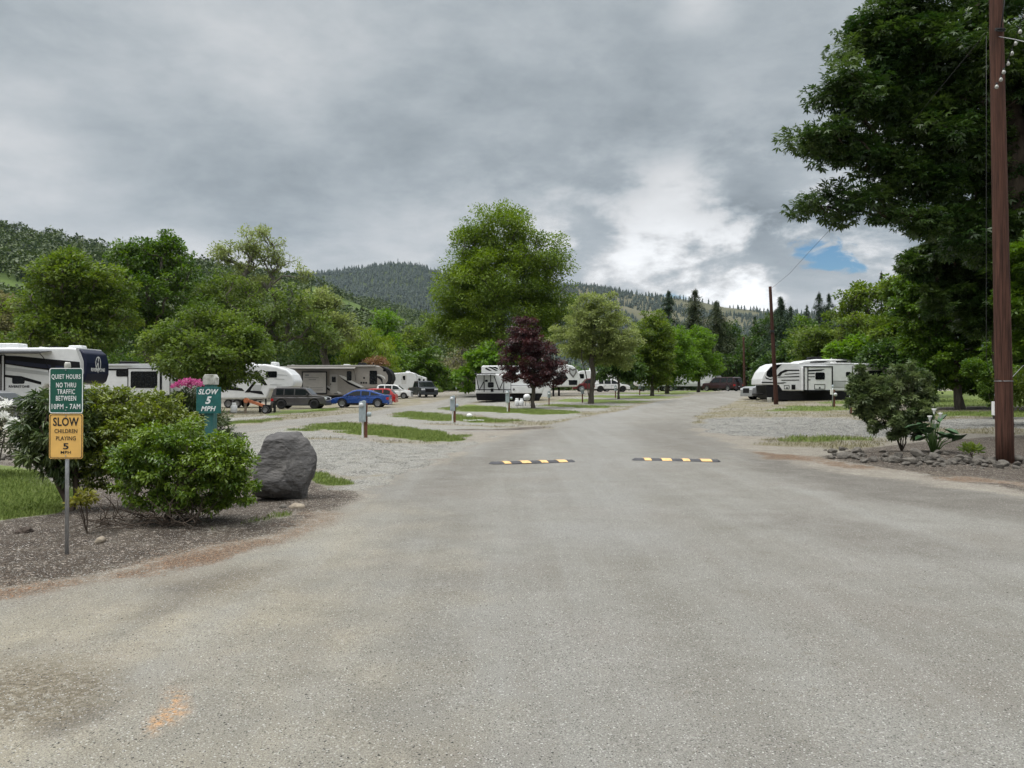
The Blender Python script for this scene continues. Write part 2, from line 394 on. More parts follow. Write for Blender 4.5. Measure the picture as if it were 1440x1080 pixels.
def build_ground():
    oy = -5.0
    ang = np.radians(np.concatenate([np.linspace(-88, -44, 36)[:-1], np.linspace(-44, 44, 640), np.linspace(44, 88, 36)[1:]]))
    rad = [1.2]
    while rad[-1] < 4200: rad.append(rad[-1]*1.0105+.004)
    rad = np.array(rad)
    A, D = np.meshgrid(ang, rad); X = D*np.sin(A); Y = D*np.cos(A)+oy
    W = layer_weights(X, Y)
    Z = gz_np(X, Y) + .006*fbm(X*5, Y*5, o=3, seed=5)*(W[1] < .5) + (.002+.010*(Y < 16))*fbm(X*2.5, Y*2.5, seed=8)*(1-W[1])
    # low ruts in the near left of the road
    nr, nc = X.shape
    V = np.stack([X, Y, Z], -1).reshape(-1, 3)
    i = np.arange(nr-1)[:, None]*nc+np.arange(nc-1)[None, :]
    F = np.stack([i, i+1, i+nc+1, i+nc], -1).reshape(-1, 4)
    F = F[:, ::-1]
    def blob(pts, soft): return np.clip(poly_sd(GP(pts), X, Y)/soft*.5+.5+.5*fbm(X*2, Y*2, seed=31), 0, 1)
    tan = np.clip(blob([(-900, 1500), (-700, 900), (0, 840), (300, 790), (520, 720), (560, 760), (480, 850), (380, 1000), (300, 1500)], 1.0), 0, 1)
    sandy = np.maximum(blob([(-60, 930), (60, 930), (175, 945), (170, 975), (90, 1010), (-60, 1020)], .15)*1.3, blob([(240, 815), (330, 800), (420, 795), (390, 835), (250, 850)], .3)*.8)
    orange = np.maximum(blob([(232, 970), (265, 970), (268, 1005), (215, 1028), (198, 1022), (228, 998)], .05), 0)
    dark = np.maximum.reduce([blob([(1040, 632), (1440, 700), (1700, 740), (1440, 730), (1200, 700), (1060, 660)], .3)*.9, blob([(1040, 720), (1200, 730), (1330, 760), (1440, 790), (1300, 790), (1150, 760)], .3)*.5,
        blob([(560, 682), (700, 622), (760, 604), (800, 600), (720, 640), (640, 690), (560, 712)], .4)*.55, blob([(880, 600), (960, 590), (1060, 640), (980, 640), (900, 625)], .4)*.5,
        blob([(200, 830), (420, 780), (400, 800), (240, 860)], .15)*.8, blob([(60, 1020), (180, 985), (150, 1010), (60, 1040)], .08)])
    pl = np.maximum(blob([(800, 585), (870, 585), (900, 640), (900, 760), (760, 760), (790, 640)], .9)*.8, blob([(870, 566), (980, 556), (1015, 551), (900, 575), (820, 600), (800, 600)], .5))
    at = {'w_'+l: W[k].ravel() for k, l in enumerate(LAYERS) if k}
    at.update(w_tan=tan.ravel(), w_sandy=sandy.ravel(), w_orange=orange.ravel(), w_dark=dark.ravel(), w_pl=pl.ravel())
    gm = ground_material()
    # split the one sheet along its borders into the surfaces it is made of
    win = np.argmax(W, 0); fw = win[:-1, :-1].reshape(-1)
    cx = X[:-1, :-1].reshape(-1); cy = Y[:-1, :-1].reshape(-1)
    sid = poly_sd(GP(SIDE), cx, cy) > -.6
    names = {0: 'ground', 1: 'road', 2: 'gravel_ground', 3: 'lawn', 4: 'mulch_ground', 5: 'ground', 6: 'ground'}
    sel = np.array([names[k] for k in fw], dtype=object)
    sel[(fw == 1) & sid & (cy > 20) & (cx < 0)] = 'side_road'
    for nm in ('ground', 'road', 'side_road', 'gravel_ground', 'lawn', 'mulch_ground'):
        f = F[sel == nm]
        if not len(f): continue
        u, inv = np.unique(f, return_inverse=True)
        o = np_mesh(nm, V[u], inv.reshape(f.shape), gm, attrs={k: a[u] for k, a in at.items()}, smooth=True)
        tag(o, kind='structure')
    return

build_ground()

# ---- loose stones, litter and blades that nobody could count
def scatter_tris(name, pts, size, mats, seed, flat=.5, kind='stone', label=None, cat=None):
    rg = np.random.default_rng(seed); n = len(pts)
    if kind == 'stone':
        base = np.array([(1,0,0),(-.2,.9,.1),(-1,.1,0),(.1,-.85,0),(0,.1,.75),(.1,0,-.6)], float)
        faces = np.array([(0,1,4),(1,2,4),(2,3,4),(3,0,4),(1,0,5),(2,1,5),(3,2,5),(0,3,5)])
    elif kind == 'blade':
        base = np.array([(-.06,0,0),(.06,0,0),(.03,.25,.6),(0,.55,1)], float); faces = np.array([(0,1,2),(0,2,3)])
    else:
        base = np.array([(0,0,0),(.5,.22,.08),(1,0,.02),(.5,-.22,.05)], float); faces = np.array([(0,1,2),(0,2,3)])
    a = rg.uniform(0, 2*np.pi, n); c, s = np.cos(a), np.sin(a)
    sz = size*rg.uniform(.5, 1.4, n)
    B = base[None]*np.ones((n,1,1)); B = B*(1+rg.uniform(-.25,.25,B.shape))
    if kind == 'stone': B[:, :, 2] *= flat
    if kind == 'leaf': B[:, :, 2] += rg.uniform(0,.25,(n,1))*B[:, :, 0]
    x = B[:, :, 0]*c[:, None]-B[:, :, 1]*s[:, None]; y = B[:, :, 0]*s[:, None]+B[:, :, 1]*c[:, None]
    V = np.stack([x, y, B[:, :, 2]], -1)*sz[:, None, None]+pts[:, None, :]
    F = (faces[None]+(np.arange(n)*len(base))[:, None, None]).reshape(-1, 3)
    rnd = np.repeat(rg.uniform(0, 1, n), len(base))
    o = np_mesh(name, V.reshape(-1, 3), F, mats, attrs={'rnd': rnd})
    return tag(o, label, cat, kind='stuff')

def sample_layer(layer, n, x0, x1, y0, y1, seed, wmin=.5, power=2.0):
    rg = np.random.default_rng(seed); m = n*6
    u = rg.uniform(0, 1, m); y = (y0**(1-power)+(y1**(1-power)-y0**(1-power))*u)**(1/(1-power)) if power != 1 else y0*(y1/y0)**u
    x = rg.uniform(x0, x1, m)
    W = layer_weights(x, y); k = W[layer] > wmin
    x, y = x[k][:n], y[k][:n]
    return np.stack([x, y, gz_np(x, y)], -1)

def two_tone(name, a, b, rough=.9):
    return leaf_mat(name, a, b, trans=0, rough=rough, spec=.2)
# ================================================================ VEGETATION
LEAF_T = {
 'quad': (np.array([(0,0,0),(.5,.3,.06),(1,0,-.03),(.5,-.3,.06)], float), np.array([(0,3,2,1)])),
 'oval': (np.array([(0,0,0),(.3,.2,.05),(.7,.2,.02),(1,0,-.08),(.7,-.2,.02),(.3,-.2,.05)], float), np.array([(0,3,2,1),(0,5,4,3)])),
 'long': (np.array([(0,0,0),(.3,.11,.03),(.7,.1,-.03),(1,0,-.16),(.7,-.1,-.03),(.3,-.11,.03)], float), np.array([(0,3,2,1),(0,5,4,3)])),
 'palm': (np.array([(0,0,0),(.45,.17,.06),(1,0,-.08),(.45,-.17,.06),(.22,.42,0),(.55,.72,-.12),(.5,.32,0),(.22,-.42,0),(.55,-.72,-.12),(.5,-.32,0)], float),
          np.array([(0,3,2,1),(0,6,5,4),(0,7,8,9)])),
}
def leaves_np(C, D, size, shape, rg, rnd=None, droop=.25, upbias=.6):
    """C leaf roots, D outward directions; returns V,F,rnd"""
    T, TF = LEAF_T[shape]; n = len(C)
    d = D+rg.normal(0, .55, (n, 3)); d[:, 2] -= droop; d /= np.linalg.norm(d, axis=1)[:, None]+1e-9
    up = rg.normal(0, .55, (n, 3)); up[:, 2] += upbias*1.6
    s = np.cross(up, d); s /= np.linalg.norm(s, axis=1)[:, None]+1e-9
    u = np.cross(d, s)
    sz = size*rg.uniform(.5, 1.35, n)
    V = (T[None, :, 0:1]*d[:, None, :]+T[None, :, 1:2]*s[:, None, :]+T[None, :, 2:3]*u[:, None, :])*sz[:, None, None]+C[:, None, :]
    F = (TF[None]+(np.arange(n)*len(T))[:, None, None]).reshape(-1, 4)
    if rnd is None: rnd = rg.uniform(0, 1, n)
    return V.reshape(-1, 3), F, np.repeat(rnd, len(T))

def skeleton(base, C, rg, trunk_top=None, tip=.02, lean=.0, wig=.06, up=.35, rpow=.5, sides=5, trunk_r=None, multi=1):
    """grow branches from the base to the clump centres C; returns MB"""
    base = np.array(base, float); C = np.array(C); cm = C.mean(0); H = C[:, 2].max()-base[2]
    tt = np.array([base[0]+(cm[0]-base[0])*.8, base[1]+(cm[1]-base[1])*.8, base[2]+H*(.78 if trunk_top is None else trunk_top)])
    P_ = []; par = []
    for q in range(multi):
        off = np.zeros(3) if multi == 1 else np.array([rg.normal(0, .5), rg.normal(0, .4), 0])*H*.16
        n0 = len(P_); k = 8
        for i in range(k+1):
            t = i/k; w = rg.normal(0, wig*H*.12, 3)*(t > 0); w[2] = 0
            p = base+(tt-base+off*2)*t+w+off*.12*(t > 0); p[2] = base[2]+(tt[2]-base[2])*t
            P_.append(p); par.append(-1 if i == 0 else len(P_)-2)
    order = np.argsort(np.linalg.norm(C-tt*[1, 1, .8]-base*[0, 0, .2], axis=1))
    tips = []
    P_ = [np.array(p) for p in P_]
    arr = np.zeros((len(P_)+len(C)*4, 3)); arr[:len(P_)] = P_; cnt = len(P_)
    for ci in order:
        c = C[ci]; A = arr[:cnt]
        dv = c-A; dist = np.linalg.norm(dv, axis=1)
        pen = np.where(dv[:, 2] < up*dist*.6, 1.6, 1.0)+np.where(A[:, 2] < base[2]+.22*H, .8, 0)
        j = int(np.argmin(dist*pen)); a = A[j].copy(); prev = j; L = dist[j]; k = 3 if L > H*.1 else 2
        for i in range(1, k+1):
            t = i/k; p = a+(c-a)*t+rg.normal(0, wig*L, 3)*(t < 1); p[2] += math.sin(t*math.pi)*L*.10
            arr[cnt] = p; par.append(prev); prev = cnt; cnt += 1
        tips.append(prev)
    w = np.zeros(cnt); w[tips] = 1
    for i in range(cnt-1, 0, -1):
        if par[i] >= 0: w[par[i]] += w[i]
    r = tip*np.power(np.maximum(w, 1), rpow)
    if trunk_r: r = np.maximum(r*min(2, trunk_r/r.max()), tip*.6)
    ch = {}
    for i in range(cnt):
        if par[i] >= 0: ch.setdefault(par[i], []).append(i)
    mb = MB()
    stack = [(i, None) for i in range(cnt) if par[i] < 0]
    while stack:
        i, frm = stack.pop(); path = [i] if frm is None else [frm, i]
        while ch.get(path[-1]):
            cs = sorted(ch[path[-1]], key=lambda q: -w[q])
            for q in cs[1:]: stack.append((q, path[-1]))
            path.append(cs[0])
        rr = [r[q] for q in path]
        if frm is not None: rr[0] = min(rr[0], rr[1]*1.15)
        else: rr[0] *= 1.35
        if len(path) > 1: mb.tube([arr[q] for q in path], [float(q) for q in rr], n=sides if rr[0] < .12 else 9, cap=False)
    return mb

def lobes_px(lobes, d, rg, depth=1.0, spread=.4):
    out = []
    for px, py, rx, rz in lobes:
        dd = d+rg.uniform(-spread, spread)*rx/FPX*d
        c = P(px, py, dd); out.append((np.array(c), np.array([rx/FPX*dd, (rx+rz)/2/FPX*dd*depth, rz/FPX*dd])))
    return out

def crown_points(lobes, n, rg, shell=.42):
    vol = np.array([l[1].prod()**.8 for l in lobes]); k = rg.choice(len(lobes), n, p=vol/vol.sum())
    c = np.array([l[0] for l in lobes])[k]; r = np.array([l[1] for l in lobes])[k]
    d = rg.normal(0, 1, (n, 3)); d /= np.linalg.norm(d, axis=1)[:, None]
    q = rg.uniform(0, 1, n)**shell
    return c+d*r*q[:, None]*.9*rg.uniform(.82, 1.14, (n, 1)), d

def tree(name, label, lobes, d, base, ncl, nleaf, lsize, lmat, bmat, seed, cl=.09, shape='quad', shell=.42, cat='tree', group=None, depth=1.0, trunk_r=None,
         droop=.25, upbias=.6, flat=.6, tip=.02, trunk_top=None, multi=1, wig=.06, leafcull=None, up=.35, part='crown', stem='trunk', sides=5, minz=None):
    rg = np.random.default_rng(seed)
    if name == 'shade_tree': ncl = int(ncl*1.3); flat = .6; upbias = .9
    elif part == 'crown' and name != 'big_maple': ncl = int(ncl*1.7); cl *= .74; lsize *= 1.12; flat = min(flat, .5); upbias = max(upbias, .95)
    L = lobes_px(lobes, d, rg, depth)
    C, D = crown_points(L, ncl, rg, shell)
    if minz is not None: C[:, 2] = np.maximum(C[:, 2], base[2]+minz+rg.uniform(0, .15, len(C)))
    b = Vector(base); root = empty(name, b, 0, label, cat, group)
    mb = skeleton(base, C, rg, trunk_top, tip, wig=wig, trunk_r=trunk_r, multi=multi, up=up, sides=sides)
    mb.v = [(v[0]-b.x, v[1]-b.y, v[2]-b.z) for v in mb.v]; mb.build(stem, bmat, root, smooth=True)
    R_ = np.mean([l[1].mean() for l in L]); cr = cl*R_*rg.uniform(.6, 1.5, ncl)
    k = rg.choice(ncl, nleaf, p=cr**2/(cr**2).sum())
    o = rg.normal(0, 1, (nleaf, 3)); o /= np.linalg.norm(o, axis=1)[:, None]; o *= (rg.uniform(0, 1, nleaf)**.42*1.45*cr[k])[:, None]; o[:, 2] *= flat
    pts = C[k]+o; tone = rg.normal(0, .24, ncl)
    rnd = np.clip(.5+tone[k]+rg.normal(0, .2, nleaf), 0, 1)
    dirs = o/(np.linalg.norm(o, axis=1)[:, None]+1e-6)*.6+D[k]*.5
    V, F, rr = leaves_np(pts, dirs, lsize, shape, rg, rnd, droop, upbias)
    V -= np.array(base)
    if minz is not None: V[:, 2] = np.maximum(V[:, 2], .02)
    np_mesh(part, V, F, lmat, root, attrs={'rnd': rr})
    return root

BK_grey = bark_mat('bark_grey', (.13, .115, .095), (.06, .05, .04))
BK_brown = bark_mat('bark_brown', (.09, .07, .05), (.04, .03, .022))
BK_pale = bark_mat('bark_pale', (.2, .185, .155), (.09, .08, .065))
LM = dict(
 maple=leaf_mat('leaf_maple', (0.042, 0.091, 0.013), (0.127, 0.205, 0.029), .35, .42),
 olive=leaf_mat('leaf_olive', (.066, .112, .02), (.16, .215, .045), .4),
 sage=leaf_mat('leaf_sage', (0.168, 0.209, 0.067), (0.295, 0.340, 0.121), .4),
 bright=leaf_mat('leaf_bright', (0.075, 0.152, 0.020), (0.163, 0.267, 0.039), .45),
 willow=leaf_mat('leaf_willow', (0.125, 0.191, 0.022), (0.237, 0.305, 0.044), .45),
 mid=leaf_mat('leaf_mid', (0.071, 0.124, 0.021), (0.166, 0.220, 0.038), .4),
 big=leaf_mat('leaf_big_shade_tree', (0.081, 0.138, 0.018), (0.181, 0.251, 0.036), .38),
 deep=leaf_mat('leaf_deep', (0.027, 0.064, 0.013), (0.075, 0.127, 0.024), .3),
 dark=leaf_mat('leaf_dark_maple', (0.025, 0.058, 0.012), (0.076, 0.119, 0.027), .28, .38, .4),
 purple=leaf_mat('leaf_purple', (0.027, 0.010, 0.012), (0.106, 0.036, 0.037), .22, .4, .4),
 greybush=leaf_mat('leaf_budding', (0.150, 0.140, 0.066), (0.237, 0.241, 0.099), .3),
 conifer=leaf_mat('needle_dark', (0.015, 0.035, 0.018), (0.048, 0.083, 0.033), .1, .6, .2),
 deodar=leaf_mat('needle_olive', (0.030, 0.048, 0.020), (0.083, 0.102, 0.042), .12, .6, .2),
)

# ---- the broadleaf trees (pixel outlines give size at the depth of each tree)
def T(name, label, lobes, d, bpx, ncl, nleaf, ls, lm, seed, **kw):
    base = onground(bpx, d); bm = kw.pop('bm', BK_grey)
    return tree(name, label, lobes, d, base, ncl, nleaf, ls, LM[lm] if isinstance(lm, str) else lm, bm, seed, **kw)

GB = 'trees along the far left side of the campground'
T('maple_tree', 'broad rounded green maple behind the navy and white fifth wheel at the left', [(100,400,62,48),(60,440,44,45),(135,440,55,55),(85,470,70,35),(95,370,35,24),(150,400,35,35)], 72, 100, 190, 30000, .3, 'mid', 11, cl=.27, group=GB, tip=.035, upbias=.8)
T('maple_tree', 'dark leafy tree with twiggy uneven top between the rounded maple and the bare-topped tree', [(205,365,50,32),(240,350,34,24),(180,350,30,20),(215,410,66,48),(262,385,25,30),(190,460,50,40)], 84, 215, 150, 24000, .3, 'maple', 12, cl=.27, group=GB, tip=.04, upbias=.8, shell=.33)
T('tall_tree', 'tall thin-crowned tree with sky showing through its branches', [(350,350,46,36),(390,362,30,30),(312,358,20,20),(425,385,18,18),(365,325,30,18),(355,400,52,30)], 95, 362, 170, 11000, .26, 'sage', 13, cl=.24, group=GB, tip=.028, bm=BK_pale, shell=.6, wig=.09)
T('broadleaf_tree', 'grey-green tree filling the space under the thin-crowned tall tree', [(320,425,55,45),(395,430,45,40),(440,470,40,45),(350,470,60,45),(285,420,35,35)], 90, 350, 200, 24000, .3, 'olive', 14, cl=.26, group=GB, tip=.04)
T('bushy_tree', 'wide low olive-green tree overhanging the white fifth wheel beside the teal sign post', [(290,455,62,36),(240,485,52,42),(340,480,45,45),(290,500,85,38),(300,525,75,20)], 51, 295, 230, 38000, .19, 'olive', 15, cl=.26, tip=.018, multi=3, group=GB, droop=.1)
T('weeping_willow', 'yellow-green weeping willow above the nose of the long grey fifth wheel', [(512,485,36,28),(490,505,30,35),(538,510,30,38),(515,520,42,30)], 118, 515, 130, 16000, .42, 'willow', 16, cl=.26, shape='long', droop=1.6, upbias=.2, group=GB, tip=.04)
T('upright_tree', 'narrow bright green tree rising behind the weeping willow', [(543,455,20,26),(545,490,24,30)], 135, 544, 70, 6000, .42, 'bright', 17, cl=.26, group=GB, tip=.04)
T('round_tree', 'dense dark round tree behind the white fifth wheel and the dark pickup', [(600,512,26,26),(588,530,24,20),(618,535,24,22),(598,550,32,14)], 122, 600, 110, 13000, .36, 'maple', 18, cl=.24, group=GB, tip=.04)
T('bare_tree', 'nearly leafless grey tree left of the big shade tree', [(652,480,26,36),(640,510,26,25),(668,505,22,25)], 128, 650, 150, 1800, .3, 'greybush', 19, cl=.2, group=GB, tip=.022, bm=BK_pale, shell=.7, wig=.1)
for i, (lob, d, bx, lm, lab) in enumerate([
  ([(430,520,45,30),(455,495,30,25)], 112, 440, 'deep', 'dark bushy tree behind the awning of the long grey fifth wheel'),
  ([(480,530,40,26),(560,520,35,30)], 128, 520, 'maple', 'green bushy tree right below the weeping willow'),
  ([(690,505,40,28),(660,530,36,22),(720,525,45,28)], 85, 690, 'bright', 'light green tree behind the far white trailer and big shade tree'),
  ([(640,540,35,18),(610,548,40,14)], 140, 628, 'mid', 'low green bushy tree at the left end of the far white trailer'),
  ([(575,490,30,22),(585,470,24,20)], 150, 580, 'mid', 'soft green tree behind the dense dark round tree'),
  ([(20,470,40,35),(-20,450,50,50)], 95, 0, 'greybush', 'brownish budding tree at the left edge behind the rounded maple'),
  ([(-90,430,80,70),(-60,480,90,50)], 80, -80, 'mid', 'green maple beyond the left edge of the campground trees'),
  ([(450,430,35,25),(470,465,32,30)], 105, 455, 'sage', 'pale green tree between the thin-crowned tree and the willow')]):
    T('broadleaf_tree', lab, lob, d, bx, 90, 9500, .38, lm, 30+i, cl=.26, group=GB, tip=.04)

for i, (x, y, w, hh, d, lm, lab) in enumerate([
  (-60,520,90,36,85,'mid','leafy shrub mass behind the left end of the navy and white fifth wheel'),
  (60,515,70,32,88,'olive','olive shrubs below the rounded maple behind the navy and white fifth wheel'),
  (170,520,60,34,90,'maple','dark green shrubs right behind the low white trailer'),
  (240,525,60,30,96,'mid','green shrubs between the low white trailer and the wide olive tree'),
  (385,515,50,40,100,'deep','dark shrubs between the white and the grey fifth wheels'),
  (430,535,50,25,108,'maple','green shrubs above the roof of the grey fifth wheel, left part'),
  (500,540,60,20,125,'mid','low green shrubs showing past the nose of the grey fifth wheel'),
  (640,525,36,26,150,'greybush','brownish budding thicket behind the far white trailer'),
  (690,545,50,16,150,'mid','green thicket right of the far white trailer'),
  (800,535,50,24,140,'maple','shrubs behind the chevron-nosed fifth wheel'),
  (880,530,50,26,140,'olive','olive shrubs behind the white crossover'),
  (960,530,50,26,140,'deep','dark shrubs behind the long white trailer'),
  (1020,525,40,30,145,'deep','dark shrubs behind the dark red suburban wagon'),
  (1100,535,50,28,110,'deep','dark shrubs behind the silver pickup'),
  (1180,530,50,28,88,'maple','shrubs behind the roof of the right-hand trailer')]):
    T('undergrowth_shrub', lab, [(x,y,w,hh),(x-w*.5,y+8,w*.5,hh*.8),(x+w*.5,y+6,w*.5,hh*.7)], d, x, 80, 9000, .3, lm, 130+i, cl=.3, cat='shrub', group='shrubs filling the wood edge behind the camp sites', tip=.02, multi=3, part='foliage', stem='stems', minz=.1)

T('shade_tree', 'huge rounded green shade tree in the middle of the campground', [(705,328,66,44),(664,370,52,54),(754,364,48,54),(650,428,54,52),(768,428,54,48),(705,400,80,60),(705,466,86,36),(640,456,40,36),(775,452,46,32)], 92, 704, 420, 120000, .27, 'big', 20, cl=.2, tip=.04, trunk_r=.55, shell=.36, upbias=.8)
T('purple_maple', 'small round purple-leaved maple in front of the black and white trailer', [(735,462,26,20),(742,485,40,26),(722,512,27,26),(762,510,34,28),(745,530,48,17),(775,525,24,20)], 56, 750, 170, 26000, .14, 'purple', 21, cl=.2, tip=.018, trunk_r=.14, shell=.4, bm=BK_grey, trunk_top=.6)
GR = 'small trees lining the left side of the main road'
T('roadside_tree', 'sage-green airy tree with forked trunk, nearest the purple maple', [(838,442,42,34),(806,476,37,36),(870,474,38,40),(842,490,62,24),(872,505,30,20),(842,505,34,14)], 62, 831, 230, 34000, .17, 'sage', 22, cl=.21, tip=.014, trunk_r=.2, shell=.42, group=GR, bm=BK_grey, multi=2)
T('roadside_tree', 'short leafy dark green young tree in front of the white crossover', [(868,508,30,18),(882,522,26,15),(848,522,20,14)], 69, 870, 90, 13000, .17, 'deep', 23, cl=.3, tip=.016, trunk_r=.1, group=GR)
T('roadside_tree', 'upright fresh green tree, first beyond the sage-green one', [(918,465,28,30),(926,497,32,34),(905,507,32,30),(915,527,32,16)], 76, 917, 150, 22000, .21, 'mid', 24, cl=.26, tip=.016, trunk_r=.16, group=GR)
T('roadside_tree', 'bright green tree in the middle of the roadside row, left of the last one', [(948,485,30,28),(955,508,30,26),(938,524,28,18)], 84, 938, 130, 18000, .22, 'bright', 25, cl=.24, tip=.016, trunk_r=.2, group=GR)
T('roadside_tree', 'bright green oval tree, last in the roadside row beside the long white trailer', [(982,480,24,24),(984,500,33,26),(986,517,36,16)], 92, 982, 140, 19000, .23, 'bright', 26, cl=.23, tip=.018, trunk_r=.17, group=GR)

# ---- right hand wood
GW = 'trees of the wood behind the right-hand trailer'
rw = [([(1210,420,30,25),(1235,410,30,22),(1200,460,38,40),(1240,455,40,40)], 74, 1220, 'mid', 'tall yellow-green tree on the left shoulder of the right-hand wood', 12000),
 ([(1270,410,36,30),(1290,450,40,50),(1250,470,35,35)], 62, 1275, 'mid', 'green tree beneath the blue gap in the clouds, beside the big dark maple', 13000),
 ([(1150,475,30,22),(1140,500,35,25),(1170,495,32,26)], 82, 1150, 'olive', 'olive-lit bushy tree directly above the right-hand trailer nose', 9000),
 ([(1215,490,38,22),(1190,500,30,24)], 66, 1205, 'bright', 'low light green tree above the middle of the right-hand trailer', 9000),
 ([(1255,505,45,28),(1290,500,35,35)], 58, 1265, 'deep', 'dark green bushy tree behind the rear of the right-hand trailer', 11000),
 ([(1110,510,28,30),(1085,520,28,25)], 100, 1100, 'deep', 'shadowy broadleaf tree behind the middle utility pole', 7000),
 ([(1125,480,22,22),(1120,500,25,25)], 112, 1122, 'mid', 'pale-topped broadleaf tree between the conifers and the right-hand wood', 6000),
 ([(1130,470,24,26),(1142,490,24,26)], 120, 1135, 'maple', 'leafy tree in the dip between the firs and the right-hand wood', 8000),
 ([(1080,470,26,30),(1065,490,24,30)], 132, 1072, 'deep', 'dark leafy tree directly left of the middle utility pole', 8000),
 ([(1020,480,26,30),(1035,500,24,30)], 138, 1028, 'deep', 'dark leafy tree under the drooping cedars', 8000),
 ([(1060,500,25,30),(1035,515,25,24)], 125, 1050, 'deep', 'dark bushy tree at the far end of the main road', 6000)]
for i, (lob, d, bx, lm, lab, nl) in enumerate(rw):
    T('broadleaf_tree', lab, lob, d, bx, 100, nl, .27 if d < 90 else .36, lm, 50+i, cl=.26, group=GW, tip=.03)
T('broadleaf_tree', 'green-leaved tree whose foliage hangs to the lawn left of the nearest utility pole', [(1340,400,66,50),(1305,430,50,56),(1280,400,30,30),(1370,460,50,60),(1330,500,50,45),(1290,480,25,30),(1385,520,40,35),(1335,535,45,16),(1300,520,25,18)], 44, 1350, 320, 52000, .19, 'maple', 61, cl=.2, group=GW, tip=.018, trunk_r=.22)
T('broadleaf_tree', 'dark tree rising behind the nearest utility pole', [(1460,380,80,80),(1445,450,60,70),(1500,480,80,70),(1420,350,50,50),(1420,490,40,50),(1460,520,50,36)], 40, 1470, 300, 46000, .19, 'maple', 62, cl=.2, group=GW, tip=.018, trunk_r=.25)
T('broadleaf_tree', 'tree beyond the right edge of the lawn with low leafy branches', [(1560,330,110,110),(1600,450,120,90),(1650,250,120,120)], 38, 1590, 200, 22000, .22, 'maple', 63, cl=.22, group=GW, tip=.03)
GH = 'shrubs at the edge of the right-hand lawn'
def shrub(name, label, lobes, d, bpx, ncl, nleaf, ls, lm, seed, **kw):
    kw.setdefault('cat', 'shrub'); kw.setdefault('part', 'foliage'); kw.setdefault('stem', 'stems'); kw.setdefault('tip', .008); kw.setdefault('multi', 4); kw.setdefault('minz', .05)
    return T(name, label, lobes, d, bpx, ncl, nleaf, ls, lm, seed, **kw)
shrub('shrub', 'leafy green shrub spilling onto the lawn left of the nearest utility pole', [(1395,528,26,26),(1378,518,18,14),(1408,550,24,20)], 36, 1398, 70, 11000, .12, 'maple', 71, cl=.3, group=GH)
shrub('shrub', 'green shrub right of the foot of the nearest utility pole', [(1440,540,30,30),(1480,540,50,40)], 31, 1450, 70, 10000, .12, 'mid', 72, cl=.3, group=GH)
shrub('shrub', 'dark shrub behind the lawn at the rear of the right-hand trailer', [(1300,535,30,20),(1330,530,30,18)], 52, 1315, 60, 8000, .16, 'deep', 73, cl=.3, group=GH)
shrub('shrub', 'small rounded shrub at the corner of the far side road', [(655,552,9,5)], 112, 655, 20, 1500, .2, 'mid', 74, cl=.4)
shrub('shrub', 'low olive shrubs beside the nose of the far white fifth wheel', [(612,550,12,5)], 112, 612, 20, 1500, .2, 'olive', 75, cl=.4)
shrub('shrub', 'reddish budding shrub behind the roof of the grey fifth wheel', [(530,512,16,10)], 98, 530, 40, 1600, .25, leaf_mat('leaf_reddish', (0.175, 0.089, 0.044), (0.250, 0.152, 0.077)), 76, cl=.4)

# ---- the big maple on the right, nearest and darkest
T('big_maple', 'enormous dark broad-leaved maple overhanging the right side of the road', [
 (1235,60,55,52),(1190,130,52,42),(1165,195,50,34),(1215,210,60,50),(1165,280,46,36),(1225,285,50,32),(1265,250,50,50),(1290,60,70,60),(1300,170,80,70),
 (1380,80,90,90),(1400,220,90,80),(1310,310,50,34),(1322,262,40,40),(1350,190,60,60),(1400,320,80,50),(1500,120,110,120),(1520,280,100,90),(1300,0,60,50),(1420,-60,110,80),(1240,140,50,40)],
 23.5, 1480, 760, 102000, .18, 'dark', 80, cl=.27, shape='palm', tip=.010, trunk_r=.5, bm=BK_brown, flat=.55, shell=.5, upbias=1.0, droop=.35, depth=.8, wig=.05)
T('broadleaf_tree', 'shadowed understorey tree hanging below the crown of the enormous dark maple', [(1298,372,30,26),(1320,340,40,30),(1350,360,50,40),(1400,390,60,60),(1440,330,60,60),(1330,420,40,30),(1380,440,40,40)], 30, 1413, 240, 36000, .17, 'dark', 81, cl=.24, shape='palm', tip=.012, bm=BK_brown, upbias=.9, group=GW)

T('broadleaf_tree', 'leafy young maple right of the nearest utility pole', [(1440,430,34,50),(1465,480,50,50),(1448,360,30,40),(1480,400,50,60)], 20.5, 1475, 150, 20000, .13, 'maple', 82, cl=.26, shape='palm', tip=.008, bm=BK_brown, upbias=.9, group=GW, trunk_r=.1)
